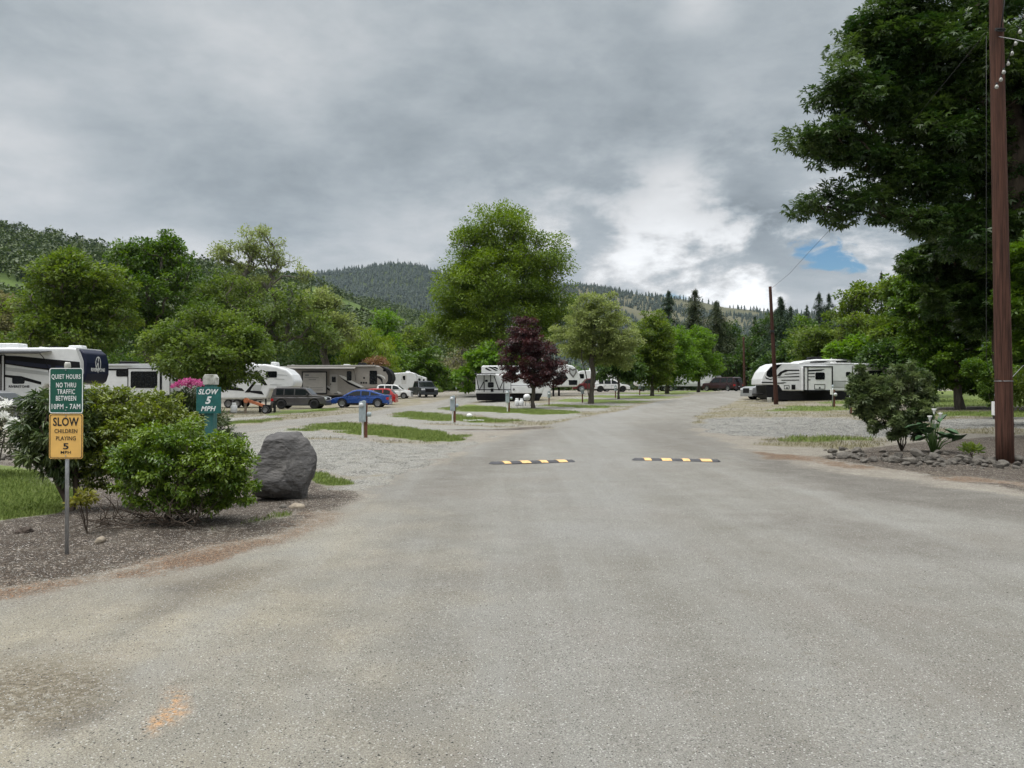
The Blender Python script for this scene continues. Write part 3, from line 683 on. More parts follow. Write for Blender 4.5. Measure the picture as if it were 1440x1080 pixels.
# ---- conifers
def conifer(name, label, px, top_py, d, wpx, lm, seed, droop=.25, cat='conifer', group=None, nb=None, thin=1.0, taper=.85, bare=.06, nq=11):
    rg = np.random.default_rng(seed); base = onground(px, d); H = P(px, top_py, d)[2]-base[2]; Rm = wpx/2/FPX*d
    root = empty(name, base, 0, label, cat, group)
    mb = MB(); mb.tube([(0, 0, -.1), (0, 0, H*.5), (0, 0, H*1.02)], [H*.016, H*.009, .03], n=7); mb.build('trunk', BK_brown, root, smooth=True)
    nb = nb or int(170+H*7); t = rg.uniform(0, 1, nb)**.85; z = H*(bare+(1-bare)*t); L = Rm*1.9*np.clip((1-t), 0.015, 1)**taper*rg.uniform(.45, 1.12, nb)*(1+.25*np.sin(t*23+seed))
    a = rg.uniform(0, 2*np.pi, nb); S = np.stack([np.cos(a), np.sin(a)], -1)
    q = np.linspace(.08, 1, nq)
    s = q[None]*L[:, None]; zz = z[:, None]-droop*s*q[None]*1.1+.12*s*(1-q[None])
    pts = np.stack([S[:, 0:1]*s, S[:, 1:2]*s, zz], -1).reshape(-1, 3); D = np.repeat(np.concatenate([S, np.full((nb, 1), -.25)], 1), nq, 0)
    m = len(pts); rep = 7; pts = np.repeat(pts, rep, 0)+rg.normal(0, Rm*.035, (m*rep, 3)); D = np.repeat(D, rep, 0)
    side = np.cross(D, [0, 0, 1.]); D = D+side*rg.choice([-1, 0, 1], (len(D), 1))*.8
    V, F, rr = leaves_np(pts, D, (Rm*.08*thin+.12)*(.3+.7*(1-np.repeat(np.repeat(t, nq), rep))), 'quad', rg, None, .3, .9)
    np_mesh('crown', V, F, LM[lm], root, attrs={'rnd': rr}); return root
GC = 'dark conifers beyond the end of the main road'
for i, (px, ty, d, w, lm, lab, dr) in enumerate([
 (940, 410, 128, 60, 'conifer', 'pointed dark conifer behind the fresh green roadside trees', .3),
 (978, 408, 135, 84, 'deodar', 'broad drooping cedar left of centre in the row of conifers', .5),
 (1008, 425, 130, 80, 'deodar', 'shorter wide cedar with drooping boughs overlapping the tall broad one', .6),
 (1062, 445, 150, 34, 'conifer', 'slim dark fir just left of the middle utility pole', .3),
 (1098, 419, 118, 72, 'conifer', 'tall ragged fir just right of the middle utility pole', .35),
 (1112, 432, 140, 56, 'conifer', 'fir with leaning tip behind the tall ragged fir', .3),
 (1135, 430, 170, 30, 'conifer', 'distant thin fir in the dip of the skyline', .3),
 (1152, 412, 150, 48, 'conifer', 'tall spiky fir, left of the pair above the olive-lit tree', .35),
 (1166, 414, 148, 50, 'conifer', 'tall spiky fir, right of the pair above the olive-lit tree', .35),
 (1186, 420, 140, 44, 'deodar', 'pale-tipped fir between the spiky pair and the wood', .3),
 (1205, 398, 110, 54, 'conifer', 'fir peeking over the left shoulder of the right-hand wood', .35),
 (1240, 384, 95, 30, 'conifer', 'single fir tip standing above the wood under the blue sky gap', .3),
 (1040, 470, 145, 44, 'conifer', 'dark fir closing the view at the end of the road', .35),
 (1078, 470, 135, 44, 'conifer', 'low dark fir behind the foot of the middle utility pole', .35)]):
    conifer('conifer', lab, px, ty, d, w, lm, 200+i, dr, group=GC)

# ---- hills
def hill(name, sky, D0, D1, h0, lm_cols, seed, rough=.02, back=1.25, drop=6):
    """sky: skyline as (px,py); the slope climbs from D0 to the ridge at D1"""
    px = np.array([s[0] for s in sky], float); py = np.array([s[1] for s in sky], float)
    q = np.linspace(px[0], px[-1], 200); hy = np.interp(q, px, py)+drop
    az = np.arctan((q-720)/FPX); D1a = D1*np.ones_like(q)
    nr = 46; T_ = np.concatenate([np.linspace(0, 1, nr-8), np.linspace(1.04, back, 8)])
    X = np.zeros((nr, 200)); Y = X.copy(); Z = X.copy()
    ridge = EYE+(HORIZ-hy)/FPX*D1*1.0
    for i, t in enumerate(T_):
        y = D0+(D1-D0)*t; X[i] = (q-720)/FPX*y; Y[i] = y
        s = np.clip(t, 0, 1); prof = s**1.25 if t <= 1 else 1-(t-1)*1.6
        Z[i] = h0+(ridge-h0)*prof
    nz = fbm(X/(D1*.09), Y/(D1*.09), o=5, seed=seed)
    env = np.clip(T_, 0, 1)[:, None]; env = env*(1-.82*(np.abs(T_-1) < .03)[:, None])*np.clip(1.05-env, .15, 1)
    Z += nz*D1*rough*env
    V = np.stack([X, Y, Z], -1).reshape(-1, 3); i = np.arange(nr-1)[:, None]*200+np.arange(199)[None]
    F = np.stack([i, i+1, i+201, i+200], -1).reshape(-1, 4)
    o = np_mesh(name, V, F, lm_cols, smooth=True); tag(o, kind='structure')
    return X, Y, Z

def hill_mat(name, grass, grass2, earth, sc):
    return mat(name, grass, .95, col2=grass2, scale=sc, var=.3, bump=.3, bscale=sc*8, spec=.1)

def blob_forest(name, label, pts, hs, kind, m, seed, cat='forest'):
    """many small trees, uncountable at this distance"""
    rg = np.random.default_rng(seed); n = len(pts)
    if kind == 'fir':
        k = 6; levels = [(0.0, .02, .36), (.30, .34, .30), (.56, .60, .20)]
        base, faces = [], []
        for z0, z1, r in levels:
            s = len(base)
            for j in range(k): a = 2*np.pi*j/k; base.append((r*np.cos(a), r*np.sin(a), z0+.08*(j % 2)))
            base.append((0, 0, z0+.46)); faces += [(s+j, s+(j+1) % k, s+k) for j in range(k)]
        base = np.array(base); faces = np.array(faces); w = hs*.5
        B = base[None]*(1+rg.uniform(-.22, .22, (n, len(base), 3)))
        w = w*rg.uniform(.75, 1.6, n); S = np.stack([w, w, hs], -1)
        V = B*S[:, None, :]+pts[:, None, :]
        F = (faces[None]+(np.arange(n)*len(base))[:, None, None]).reshape(-1, 3)
        rnd = np.repeat(np.clip(rg.normal(.5, .25, n), 0, 1), len(base))
    else:
        nl = kind
        c = rg.normal(0, 1, (n, nl, 3)); c /= np.linalg.norm(c, axis=2)[..., None]; c[:, :, 2] = np.abs(c[:, :, 2])*1.1-.15
        rr = rg.uniform(.75, 1.08, (n, nl, 1)); w = (hs*.5*rg.uniform(.8, 1.3, n))
        C = c*rr*np.stack([w, w, hs*.62], -1)[:, None, :]; C[:, :, 2] += (hs*.32)[:, None]
        C = (C+pts[:, None, :]).reshape(-1, 3); Dd = c.reshape(-1, 3)
        rn = np.clip(np.repeat(rg.normal(.5, .22, n), nl)+rg.normal(0, .12, n*nl), 0, 1)
        V, F, rnd = leaves_np(C, np.cross(Dd, rg.normal(0, 1, Dd.shape)), 1.0, 'quad', rg, rn, 0, .8)
        T_n = 4; sc = np.repeat(np.repeat(hs*.25, nl), T_n)[:, None]; cen = np.repeat(C, T_n, 0)
        V = cen+(V-cen)*sc
    o = np_mesh(name, V.reshape(-1, 3), F, m, attrs={'rnd': rnd}); return tag(o, label, cat, kind='stuff')

def sample_hill(XYZ, n, rg, mask=None, tmin=0, tmax=.96):
    X, Y, Z = XYZ; nr, nc = X.shape; a = rg.uniform(0, nr-1.001, n); a = a[(a/(nr-8) > tmin)]; 
    b = rg.uniform(0, nc-1.001, len(a)); i, j = a.astype(int), b.astype(int); u, v = a-i, b-j
    f = lambda A: A[i, j]*(1-u)*(1-v)+A[i+1, j]*u*(1-v)+A[i, j+1]*(1-u)*v+A[i+1, j+1]*u*v
    p = np.stack([f(X), f(Y), f(Z)], -1)
    if mask is not None: p = p[mask(p)]
    return p
def pxof(p): return 720+p[:, 0]/p[:, 1]*FPX, HORIZ-(p[:, 2]-EYE)/p[:, 1]*FPX
rg = np.random.default_rng(4)
HG = hill_mat('hill_meadow', (.07, .105, .03), (.10, .145, .035), None, .004)
HT = hill_mat('hill_tan_grass', (.085, .088, .052), (.13, .122, .078), None, .003)
HD = hill_mat('hill_forest_floor', (.035, .05, .022), (.06, .075, .03), None, .004)
F_dec = leaf_mat('forest_broadleaf', (0.033, 0.057, 0.013), (0.088, 0.121, 0.026), .15); F_fir = leaf_mat('forest_fir', (.010, .021, .014), (.03, .045, .024), 0)
F_fir2 = leaf_mat('forest_fir_far', (.012, .025, .018), (.032, .05, .03), 0)
# near left hill
h1 = hill('wooded_hill', [(-700, 300), (-300, 280), (0, 308), (60, 318), (145, 336), (220, 352), (300, 362), (440, 385), (520, 420), (600, 470), (700, 520), (760, 546)], 260, 900, 1.4, HG, 1, drop=15)
def m1(p):
    x, y = pxof(p); n_ = fbm(p[:, 0]/60, p[:, 1]/60, seed=5)
    clear = (np.abs(y-408-(x-0)*.05+12*n_) < 14) & (x < 60); clear |= (np.abs(y-(418+(x-440)*.36)+6*n_) < 11) & (x > 430) & (x < 560)
    return ~clear & (n_ > -.55)
p = sample_hill(h1, 9000, rg, m1, .12); blob_forest('hillside_woods', 'dense green woods covering the near hill on the left', p, rg.uniform(8, 15, len(p)), 60, F_dec, 1)
p = sample_hill(h1, 6000, rg, lambda p: (m1(p)) & (fbm(p[:, 0]/90, p[:, 1]/90, seed=8) > -.1), .6, 1); p = p[:900]; blob_forest('hillside_firs', 'dark firs along the crest of the left hill', p, rg.uniform(6, 13, len(p)), 'fir', F_fir, 2)
# far central mountain
h2 = hill('mountain', [(-200, 400), (300, 388), (400, 380), (445, 379), (470, 377), (500, 373), (530, 367), (560, 364), (590, 368), (615, 377), (660, 388), (720, 393), (780, 395), (815, 396), (850, 400), (900, 420), (1000, 470), (1100, 545)], 1300, 3200, 1.5, HD, 2, rough=.035)
p = sample_hill(h2, 60000, rg, lambda p: (fbm(p[:, 0]/160, p[:, 1]/160, seed=15) > -.5), 0, 1.05); blob_forest('mountain_firs', 'fir forest covering the blue-green mountain in the middle distance', p, rg.uniform(8, 22, len(p))**1.0, 'fir', F_fir2, 3)
# lower wooded spur in front of it
h3 = hill('green_spur', [(380, 395), (440, 402), (480, 412), (540, 425), (600, 440), (660, 460), (740, 500), (820, 546)], 600, 1500, 1.5, HG, 3)
p = sample_hill(h3, 9000, rg, lambda p: fbm(p[:, 0]/110, p[:, 1]/110, seed=25) > -.3); blob_forest('spur_woods', 'green oak woods on the low spur below the mountain', p, rg.uniform(9, 17, len(p)), 30, F_dec, 4)
# open tan ridge on the right
h4 = hill('open_ridge', [(700, 470), (760, 410), (805, 397), (830, 397), (860, 401), (900, 409), (940, 412), (985, 418), (1020, 426), (1080, 432), (1150, 436), (1250, 440), (1500, 450), (1900, 470)], 900, 2300, 1.5, HT, 4, rough=.04)
def m4(p):
    x, y = pxof(p); n_ = fbm(p[:, 0]/130, p[:, 1]/130, seed=35); d = np.interp(x, [780, 860, 930, 1000, 1100], [.9, .4, .08, .1, .2]); return n_ > -d+.02+.35*((y-405)/60 > .9)*-1
p = sample_hill(h4, 30000, rg, m4, 0, 1.03); blob_forest('ridge_firs', 'dark scattered firs on the tan grassy ridge', p, rg.uniform(7, 17, len(p)), 'fir', F_fir2, 5)
# ================================================================ SIGNS, POLES, ROCKS, PEDESTALS
M_galv = mat('galvanised_steel', (.42, .44, .46), .42, metal=.7, var=.15, scale=20)
M_green = mat('sign_green', (.003, .085, .055), .5, var=.06, scale=3); M_white = mat('sign_white', (.80, .81, .80), .45, var=.1, scale=9)
M_yellow = mat('sign_yellow', (.80, .48, .13), .45, var=.12, scale=5); M_black = mat('sign_black', (.012, .012, .014), .45)
M_teal = mat('painted_teal_wood', (.012, .115, .105), .6, var=.25, scale=9, bump=.2, bscale=25); M_teal_worn = mat('worn_teal_wood', (.012, .115, .105), .7, col2=(.06, .15, .14), scale=5, stretch=(4, 4, .6))
M_cap = mat('mildewed_white_metal', (.62, .62, .57), .55, col2=(.24, .24, .2), scale=9)
M_steel_box = mat('pedestal_grey', (.33, .38, .40), .5, metal=.2, var=.15, scale=8); M_rustwood = mat('rust_red_post', (.13, .05, .03), .85, var=.4, scale=8)
M_glass = mat('meter_glass', (.5, .52, .52), .1, var=.05); M_darkmetal = mat('dark_metal', (.03, .03, .032), .5, metal=.4); M_plastic_w = mat('white_plastic', (.72, .72, .7), .45, var=.05)
M_pole = mat('creosote_pole', (.115, .056, .040), .85, col2=(.026, .015, .012), scale=3.2, detail=9, bump=.7, bscale=9, stretch=(9, 9, .35), spec=.15)
M_polelow = mat('creosote_pole_dark', (.075, .036, .027), .85, col2=(.03, .014, .011), scale=3.2, detail=9, bump=.7, bscale=9, stretch=(9, 9, .35), spec=.15)
M_wire = mat('black_cable', (.012, .012, .012), .6); M_rope = mat('grey_wire', (.25, .25, .25), .5, metal=.5)

def rrect(x0, x1, z0, z1, r, n=5):
    pts = []
    for cx, cz, a0 in ((x1-r, z1-r, 0), (x0+r, z1-r, 90), (x0+r, z0+r, 180), (x1-r, z0+r, 270)):
        for i in range(n+1):
            a = R(a0+90*i/n); pts.append((cx+r*math.cos(a), cz+r*math.sin(a)))
    return pts

def text_obj(name, s, cx, cz, w, h, y, m, parent, bold=0, shear=0, depth=.0015, spacing=1.0, flip=False):
    cu = bpy.data.curves.new('t', 'FONT'); cu.body = s; cu.size = 1; cu.extrude = .02; cu.shear = shear; cu.offset = bold; cu.space_character = spacing; cu.resolution_u = 3
    tmp = bpy.data.objects.new('t', cu); COL.objects.link(tmp); bpy.context.view_layer.update()
    me = bpy.data.meshes.new_from_object(tmp.evaluated_get(bpy.context.evaluated_depsgraph_get()))
    bpy.data.objects.remove(tmp); bpy.data.curves.remove(cu)
    n = len(me.vertices); co = np.zeros(n*3, np.float32); me.vertices.foreach_get('co', co); co = co.reshape(-1, 3)
    lo, hi = co.min(0), co.max(0)
    X = (co[:, 0]-(lo[0]+hi[0])/2)/(hi[0]-lo[0])*w+cx; Zc = (co[:, 1]-(lo[1]+hi[1])/2)/(hi[1]-lo[1])*h+cz; Yc = y-(co[:, 2]-lo[2])/(hi[2]-lo[2])*depth
    me.vertices.foreach_set('co', np.stack([X, Yc, Zc], -1).astype(np.float32).ravel()); me.materials.clear(); me.materials.append(m); me.update(); me.name = name
    o = bpy.data.objects.new(name, me); COL.objects.link(o); o.parent = parent; return o

# --- street sign on a round steel post
b = G(94, 779); sx = b[1]/FPX
rt = empty('road_sign', b, 0, 'green quiet hours sign over yellow children playing sign on a round steel post', 'road sign')
def sz(py): return P(95, py, b[1])[2]-b[2]
mb = MB(); mb.tube([(0, 0, -.2), (0, 0, sz(514))], .017, 16); mb.build('post', M_galv, rt, smooth=True)
mb = MB(); mb.lathe([(0, .034), (.019, .034), (.026, .02), (.027, 0), (.026, -.02), (.019, -.034), (0, -.034)], 16, c=(0, 0, sz(514.5))); mb.build('post_cap', M_cap, rt, smooth=True)
def plate(nm, z0, z1, mm, edge, border_in, border_w):
    x0, x1 = -.151, .154; mb = MB(); mb.prism(rrect(x0, x1, z0, z1, .022), -.024, -.021)
    pl = mb.build(nm, mm, rt)
    # border line as a raised ring
    a = rrect(x0+border_in, x1-border_in, z0+border_in, z1-border_in, .02); c = rrect(x0+border_in+border_w, x1-border_in-border_w, z0+border_in+border_w, z1-border_in-border_w, .016)
    mb = MB(); n = len(a); vs = [(p[0], -.0245, p[1]) for p in a]+[(p[0], -.0245, p[1]) for p in c]+[(p[0], -.0255, p[1]) for p in a]+[(p[0], -.0255, p[1]) for p in c]
    fs = []
    for i in range(n):
        j = (i+1) % n; fs += [(i+2*n, j+2*n, j+3*n, i+3*n), (i, j, j+2*n, i+2*n), (i+n, i+3*n, j+3*n, j+n)]
    mb.add(vs, fs); mb.build('border', edge, pl)
    for zz in (z0+.028, z1-.02): 
        mb = MB(); mb.lathe([(0, -.031), (.005, -.031), (.0065, -.0245)], 8, 'y', (0, 0, zz)); mb.build('bolt', M_galv, pl)
    return pl
zt, zm, zb = sz(517.5), sz(581.5), sz(645)
gp = plate('quiet_hours_plate', zm+.002, zt, M_green, M_white, .001, .0075)
H1 = (zt-zm)
for s, fz, w, h, bo in (('QUIET HOURS', .20, .262, .050, .012), ('NO THRU', .375, .180, .044, .012), ('TRAFFIC', .52, .160, .044, .012), ('BETWEEN', .665, .182, .044, .012), ('10PM - 7AM', .845, .258, .048, .012)):
    text_obj('lettering', s, .001, zt-H1*fz, w, h, -.0245, M_white, gp, bo, spacing=1.12)
yp = plate('slow_plate', zb, zm-.002, M_yellow, M_black, .006, .006)
H2 = zm-zb
for s, fz, w, h, bo in (('SLOW', .18, .232, .078, .022), ('CHILDREN', .385, .205, .037, .006), ('PLAYING', .545, .178, .037, .006), ('5', .72, .050, .056, .02), ('MPH', .855, .092, .026, .008)):
    text_obj('lettering', s, .001, zm-H2*fz, w, h, -.0245, M_black, yp, bo, spacing=1.05)

# --- teal wooden post with slow sign
bp_ = onground(293, 13.8); k = 13.8/FPX; rt = empty('wooden_signpost', bp_, 0, 'teal wooden post with slow 5 mph board and white cap', 'signpost')
zz = lambda py: P(296, py, 13.8)[2]-bp_[2]
mb = MB(); mb.box(-.085, .085, .03, .2, -.2, zz(540)); mb.build('post', M_teal_worn, rt, bevel=.008)
mb = MB(); mb.prism([(-.105, zz(541)), (.105, zz(541)), (.11, zz(531)), (.075, zz(526.5)), (-.075, zz(526.5)), (-.11, zz(531))], .01, .22); mb.build('post_cap', M_cap, rt, bevel=.008)
mb = MB(); mb.box(-.218, .222, 0, .028, zz(581.5), zz(544.5)); bd = mb.build('board', M_teal, rt, bevel=.004)
for s, py, w, h, bo in (('SLOW', 550.8, .365, .098, .03), ('5', 562.8, .115, .138, .04), ('MPH', 574.6, .27, .09, .03)):
    o = text_obj('lettering', s, .002, zz(py), w, h, -.0005, M_white, bd, bo, .28, spacing=1.08)
    # small serifs, as on the painted letters

# --- boulder
def icos(sub):
    bm = bmesh.new(); bmesh.ops.create_icosphere(bm, subdivisions=sub, radius=1)
    V = np.array([v.co[:] for v in bm.verts]); F = np.array([[v.index for v in f.verts] for f in bm.faces]); bm.free(); return V, F
def outline_rock(name, outline, depth_m, d, mats, seed, label, cat, sub=6, group=None, rough=.05, strata=0):
    """outline in photo pixels -> size at depth d; the third axis gets depth_m"""
    V, F = icos(sub); pts = np.array([P(a, b_, d) for a, b_ in outline]); c = pts.mean(0)
    ox, oz = pts[:, 0]-c[0], pts[:, 2]-c[2]; th = np.arctan2(oz, ox); rr = np.hypot(ox, oz); o = np.argsort(th); th, rr = th[o], rr[o]
    th = np.concatenate([[th[-1]-2*np.pi], th, [th[0]+2*np.pi]]); rr = np.concatenate([[rr[-1]], rr, [rr[0]]])
    a = np.arctan2(V[:, 2], V[:, 0]); rad = np.interp(a, th, rr)
    h = np.hypot(V[:, 0], V[:, 2]); prof = h**.8
    X = np.cos(a)*rad*prof; Z = np.sin(a)*rad*prof; Y = np.sign(V[:, 1])*np.abs(V[:, 1])**.8*depth_m/2
    n = np.stack([X, Y*1.0, Z], -1); nn = V
    s = rad.mean()
    if strata:
        rk = np.random.default_rng(seed)
        for k in range(22):
            q_ = rk.normal(0, 1, 3); q_[1] = -abs(q_[1])*1.3; q_ /= np.linalg.norm(q_); dd = n@q_; lim = dd.max()*rk.uniform(.72, .9); n = n-(np.maximum(dd-lim, 0)*.9)[:, None]*q_
    D_ = fbm(X/s*1.6, Y/s*1.6, Z/s*1.6, o=5, seed=seed)*rough*s*2.2
    rd = 1-np.abs(fbm(X/s*2.2+Z/s*1.4, Y/s*2.2, Z/s*5.5-X/s*3, o=4, seed=seed+5)); D_ += (rd**3-.5)*strata*s
    W_ = n+nn*D_[:, None]
    root = np_mesh(name, W_, F, mats, smooth=True); root.location = c; tag(root, label, cat, group); return root
M_bas = mat('basalt', (.15, .142, .135), .8, col2=(.052, .05, .05), scale=1.6, bump=1.0, bscale=16, detail=11, stretch=(.8, .8, 2.0), spec=.35)
_n = M_bas.node_tree; 
def add_lichen(m, scale, col, lo=.6, hi=.66):
    nt = m.node_tree; b = nt.nodes['Principled BSDF']; src = b.inputs['Base Color'].links[0].from_socket
    tc = N(nt, 'ShaderNodeTexCoord'); nz = N(nt, 'ShaderNodeTexNoise', inp={'Scale': scale, 'Detail': 8, 'Roughness': .7}); nt.links.new(tc.outputs['Object'], nz.inputs['Vector'])
    mr = N(nt, 'ShaderNodeMapRange', inp={'From Min': lo, 'From Max': hi}); nt.links.new(nz.outputs['Fac'], mr.inputs['Value'])
    mx = N(nt, 'ShaderNodeMix', data_type='RGBA'); nt.links.new(mr.outputs['Result'], mx.inputs[0]); nt.links.new(src, mx.inputs[6]); mx.inputs[7].default_value = c4(col); nt.links.new(mx.outputs[2], b.inputs['Base Color'])
add_lichen(M_bas, 3.5, (.2, .19, .175), .58, .66)
outline_rock('boulder', [(358,706),(350,690),(347,668),(350,655),(362,645),(370,632),(374,620),(386,608),(400,603.5),(412,604),(424,612),(436,622),(440,636),(440,655),(441,675),(437,694),(428,704),(405,712),(380,713)], .85, 10.6, M_bas, 3,
             'large dark grey basalt boulder beside the leafy roadside shrub', 'boulder', 6, rough=.055, strata=.016)
M_tanrock = mat('tan_stone', (.34, .29, .22), .9, col2=(.16, .13, .1), scale=8, bump=.6, bscale=20)
M_greyrock = mat('lava_rock', (.17, .155, .13), .9, col2=(.055, .048, .042), scale=1.6, bump=.8, bscale=22); add_lichen(M_greyrock, 9, (.28, .27, .24), .6, .68)
outline_rock('flat_stone', [(405,714),(410,709.5),(420,708.5),(429,711),(429,716),(422,719),(412,718)], .14, 9.75, M_tanrock, 5, 'flat tan stone at the foot of the basalt boulder', 'stone', 4)
outline_rock('flat_stone', [(393,716),(396,709),(401,710),(402,716),(398,719)], .08, 9.7, M_greyrock, 6, 'small upright stone chip left of the flat tan stone', 'stone', 4)
outline_rock('flat_stone', [(134,764),(137,758),(147,756.5),(148,759),(143,764)], .1, 7.45, M_tanrock, 7, 'thin grey slab lying in the mulch right of the steel sign post', 'stone', 4)
outline_rock('weathered_stump', [(22,757),(26,745),(33,739),(40,744),(46,750),(44,757),(32,759)], .2, 8.0, mat('root_wood', (.06, .045, .035), .95, bump=.9, bscale=30, var=.5), 8, 'small dark root stump in the mulch left of the steel sign post', 'stump', 4, rough=.14, strata=.2)

# --- rubber speed bumps
M_rub = mat('black_rubber', (.05, .05, .055), .75, var=.35, scale=10, bump=.3, bscale=60); M_ystrip = mat('yellow_reflective', (.66, .42, .17), .6, var=.25, scale=14)
def bump(xa, ya, xb, yb, blocks, label):
    A = Vector(G(xa, ya)); B = Vector(G(xb, yb)); L = (B-A).length; ang = math.atan2(B.y-A.y, B.x-A.x)
    rt = empty('speed_bump', A, ang, label, 'speed bump', 'rubber speed bumps across the road'); w, h = .13, .047
    prof = [(-w, 0), (-w, .008), (-w*.72, h*.62), (-w*.35, h*.95), (0, h), (w*.35, h*.95), (w*.72, h*.62), (w, .008), (w, 0)]
    def seg(x0, x1, s=1.0, dz=0, endt=0):
        vs = []; n = len(prof)
        for x, q in ((x0, 1-endt*(x0 < .06)), (x1, 1-endt*(x1 > L-.06))): vs += [(x, p[0]*s*q, p[1]*s*q+dz) for p in prof]
        m = MB(); m.add(vs, [(i, i+1, i+n+1, i+n) for i in range(n-1)]+[tuple(range(n))[::-1], tuple(range(n, 2*n))]); return m
    cuts = [0, .055]+[v*L for b_ in blocks for v in b_]+[L-.055, L]
    m = MB()
    for i in range(len(cuts)-1):
        if cuts[i+1]-cuts[i] < .002: continue
        s_ = seg(cuts[i], cuts[i+1]); 
        if i == 0: s_.v = [(x, y*(.35 if x == 0 else 1), z*(.4 if x == 0 else 1)) for x, y, z in s_.v]
        if i == len(cuts)-2: s_.v = [(x, y*(.35 if x == L else 1), z*(.4 if x == L else 1)) for x, y, z in s_.v]
        m.add(s_.v, s_.f)
    m.build('rubber_strip', M_rub, rt)
    for f0, f1 in blocks:
        skew = .035; n = len(prof); vs = []
        for x in (f0*L, f1*L): vs += [(x-p[0]*.35*(1 if x == f0*L else 1), p[0]*1.012, p[1]*1.05+.004) for p in prof[1:-1]]
        k_ = len(prof)-2; mm_ = MB(); mm_.add(vs, [(i, i+1, i+k_+1, i+k_) for i in range(k_-1)]); mm_.build('reflective_panel', M_ystrip, rt)
    for f in (.04, .5, .96):
        mm_ = MB(); mm_.lathe([(0, h+.004), (.014, h+.004), (.016, h-.002)], 8, c=(f*L, 0, 0)); mm_.build('bolt', M_darkmetal, rt)
bump(688, 652.5, 808, 649, [(.135, .215), (.34, .445), (.565, .645), (.77, .875)], 'black and yellow rubber speed bump on the left half of the road')
bump(889, 647, 1013, 649.5, [(.125, .205), (.325, .435), (.56, .64), (.765, .885)], 'black and yellow rubber speed bump on the right half of the road')

# --- utility pedestals
def pedestal(px, d_or_base, top, label, style=0, rz=0, h=None):
    b = G(px, d_or_base); k = b[1]/FPX; H = (d_or_base-top)*k
    rt = empty('utility_pedestal', b, rz, label, 'utility pedestal', 'electrical hookup pedestals'); S = H/1.28
    if style == 0:
        m = MB(); m.box(-.05*S, .01*S, -.05*S, .03*S, -.05, .62*S); m.build('conduit', M_plastic_w if rz == 0 else M_galv, rt, bevel=.008)
        m = MB(); m.box(.03*S, .13*S, -.03*S, .07*S, -.05, 1.18*S); m.build('post', M_rustwood, rt, bevel=.006)
        m = MB(); m.prism([(-.13*S, .55*S), (.10*S, .55*S), (.10*S, 1.26*S), (.02*S, 1.28*S), (-.13*S, 1.22*S)], -.14*S, -.031*S); bx = m.build('breaker_box', M_steel_box, rt, bevel=.006)
        m = MB(); m.box(-.11*S, .08*S, -.147*S, -.141*S, .6*S, 1.0*S); m.build('cover', M_steel_box, bx, bevel=.002)
        m = MB(); m.lathe([(0, -.24*S), (.05*S, -.235*S), (.075*S, -.21*S), (.082*S, -.15*S), (.082*S, -.141*S)], 16, 'y', (-.045*S, 0, 1.12*S)); m.build('meter', M_glass, rt, smooth=True)
        m = MB(); m.lathe([(.001, .27*S), (.07*S, .26*S), (.085*S, .22*S), (.085*S, .131*S)], 14, 'x', (0, 0, .80*S)); m.build('junction_cover', M_steel_box, rt, smooth=True)
    elif style == 1:
        m = MB(); m.box(-.04*S, .05*S, -.04*S, .05*S, -.05, .7*S); m.build('post', M_rustwood, rt, bevel=.005)
        m = MB(); m.prism([(-.12*S, .62*S), (.12*S, .62*S), (.12*S, 1.1*S), (.0, 1.2*S), (-.12*S, 1.1*S)], -.12*S, -.041*S); bx = m.build('breaker_box', M_steel_box, rt, bevel=.006)
        m = MB(); m.lathe([(0, -.2*S), (.07*S, -.19*S), (.085*S, -.14*S), (.085*S, -.121*S)], 14, 'y', (0, 0, .93*S)); m.build('meter', M_glass, rt, smooth=True)
    else:
        m = MB(); m.tube([(0, 0, -.05), (0, 0, 1.15*S)], .03*S, 10); m.build('conduit', M_galv, rt, smooth=True)
        m = MB(); m.box(.05*S, .13*S, -.03*S, .05*S, -.05, 1.0*S); m.build('post', M_rustwood, rt, bevel=.005)
        m = MB(); m.box(-.16*S, -.02*S, -.14*S, -.04*S, .72*S, 1.02*S); m.build('breaker_box', M_plastic_w, rt, bevel=.006)
        m = MB(); m.lathe([(0, -.22*S), (.08*S, -.21*S), (.1*S, -.15*S), (.1*S, -.10*S)], 16, 'y', (.1*S, 0, .72*S)); m.build('meter', M_glass, rt, smooth=True)
        m = MB(); m.lathe([(0, 1.28*S), (.05*S, 1.26*S), (.06*S, 1.15*S), (.03*S, 1.1*S)], 10, c=(0, 0, 0)); m.build('weather_head', M_steel_box, rt, smooth=True)
    return rt
pedestal(511, 615.5, 563, 'grey metered pedestal on the grass strip nearest the boulder')
pedestal(637, 594, 556, 'grey metered pedestal on the second grass strip from the boulder')
pedestal(714, 579.5, 548.5, 'grey metered pedestal in front of the black and white trailer, left of the purple maple')
pedestal(698.5, 561.5, 546, 'pale narrow pedestal standing against the side of the black and white trailer', 1)
pedestal(772, 570, 548, 'weathered pedestal just right of the purple maple trunk', 1)
pedestal(819, 566, 541, 'pedestal directly left of the forked sage-green tree trunk', 1)
pedestal(865.5, 559.5, 540, 'pedestal in front of the white crossover', 1)
pedestal(899.5, 555.5, 537, 'pedestal at the left end of the long white trailer', 1)
pedestal(926, 551.8, 539, 'pedestal in front of the middle of the long white trailer', 1)
pedestal(641.5, 551, 543, 'tiny white pedestal in front of the far white trailer', 1)
pedestal(1171, 572.5, 541, 'twin-meter pedestal nearest the black skirt of the right-hand trailer', 2)
pedestal(1195, 582, 553, 'metered pedestal left of the tall right-hand shrub', 2)
pedestal(1403, 630, 548, 'tall grey pedestal just left of the nearest utility pole', 2)

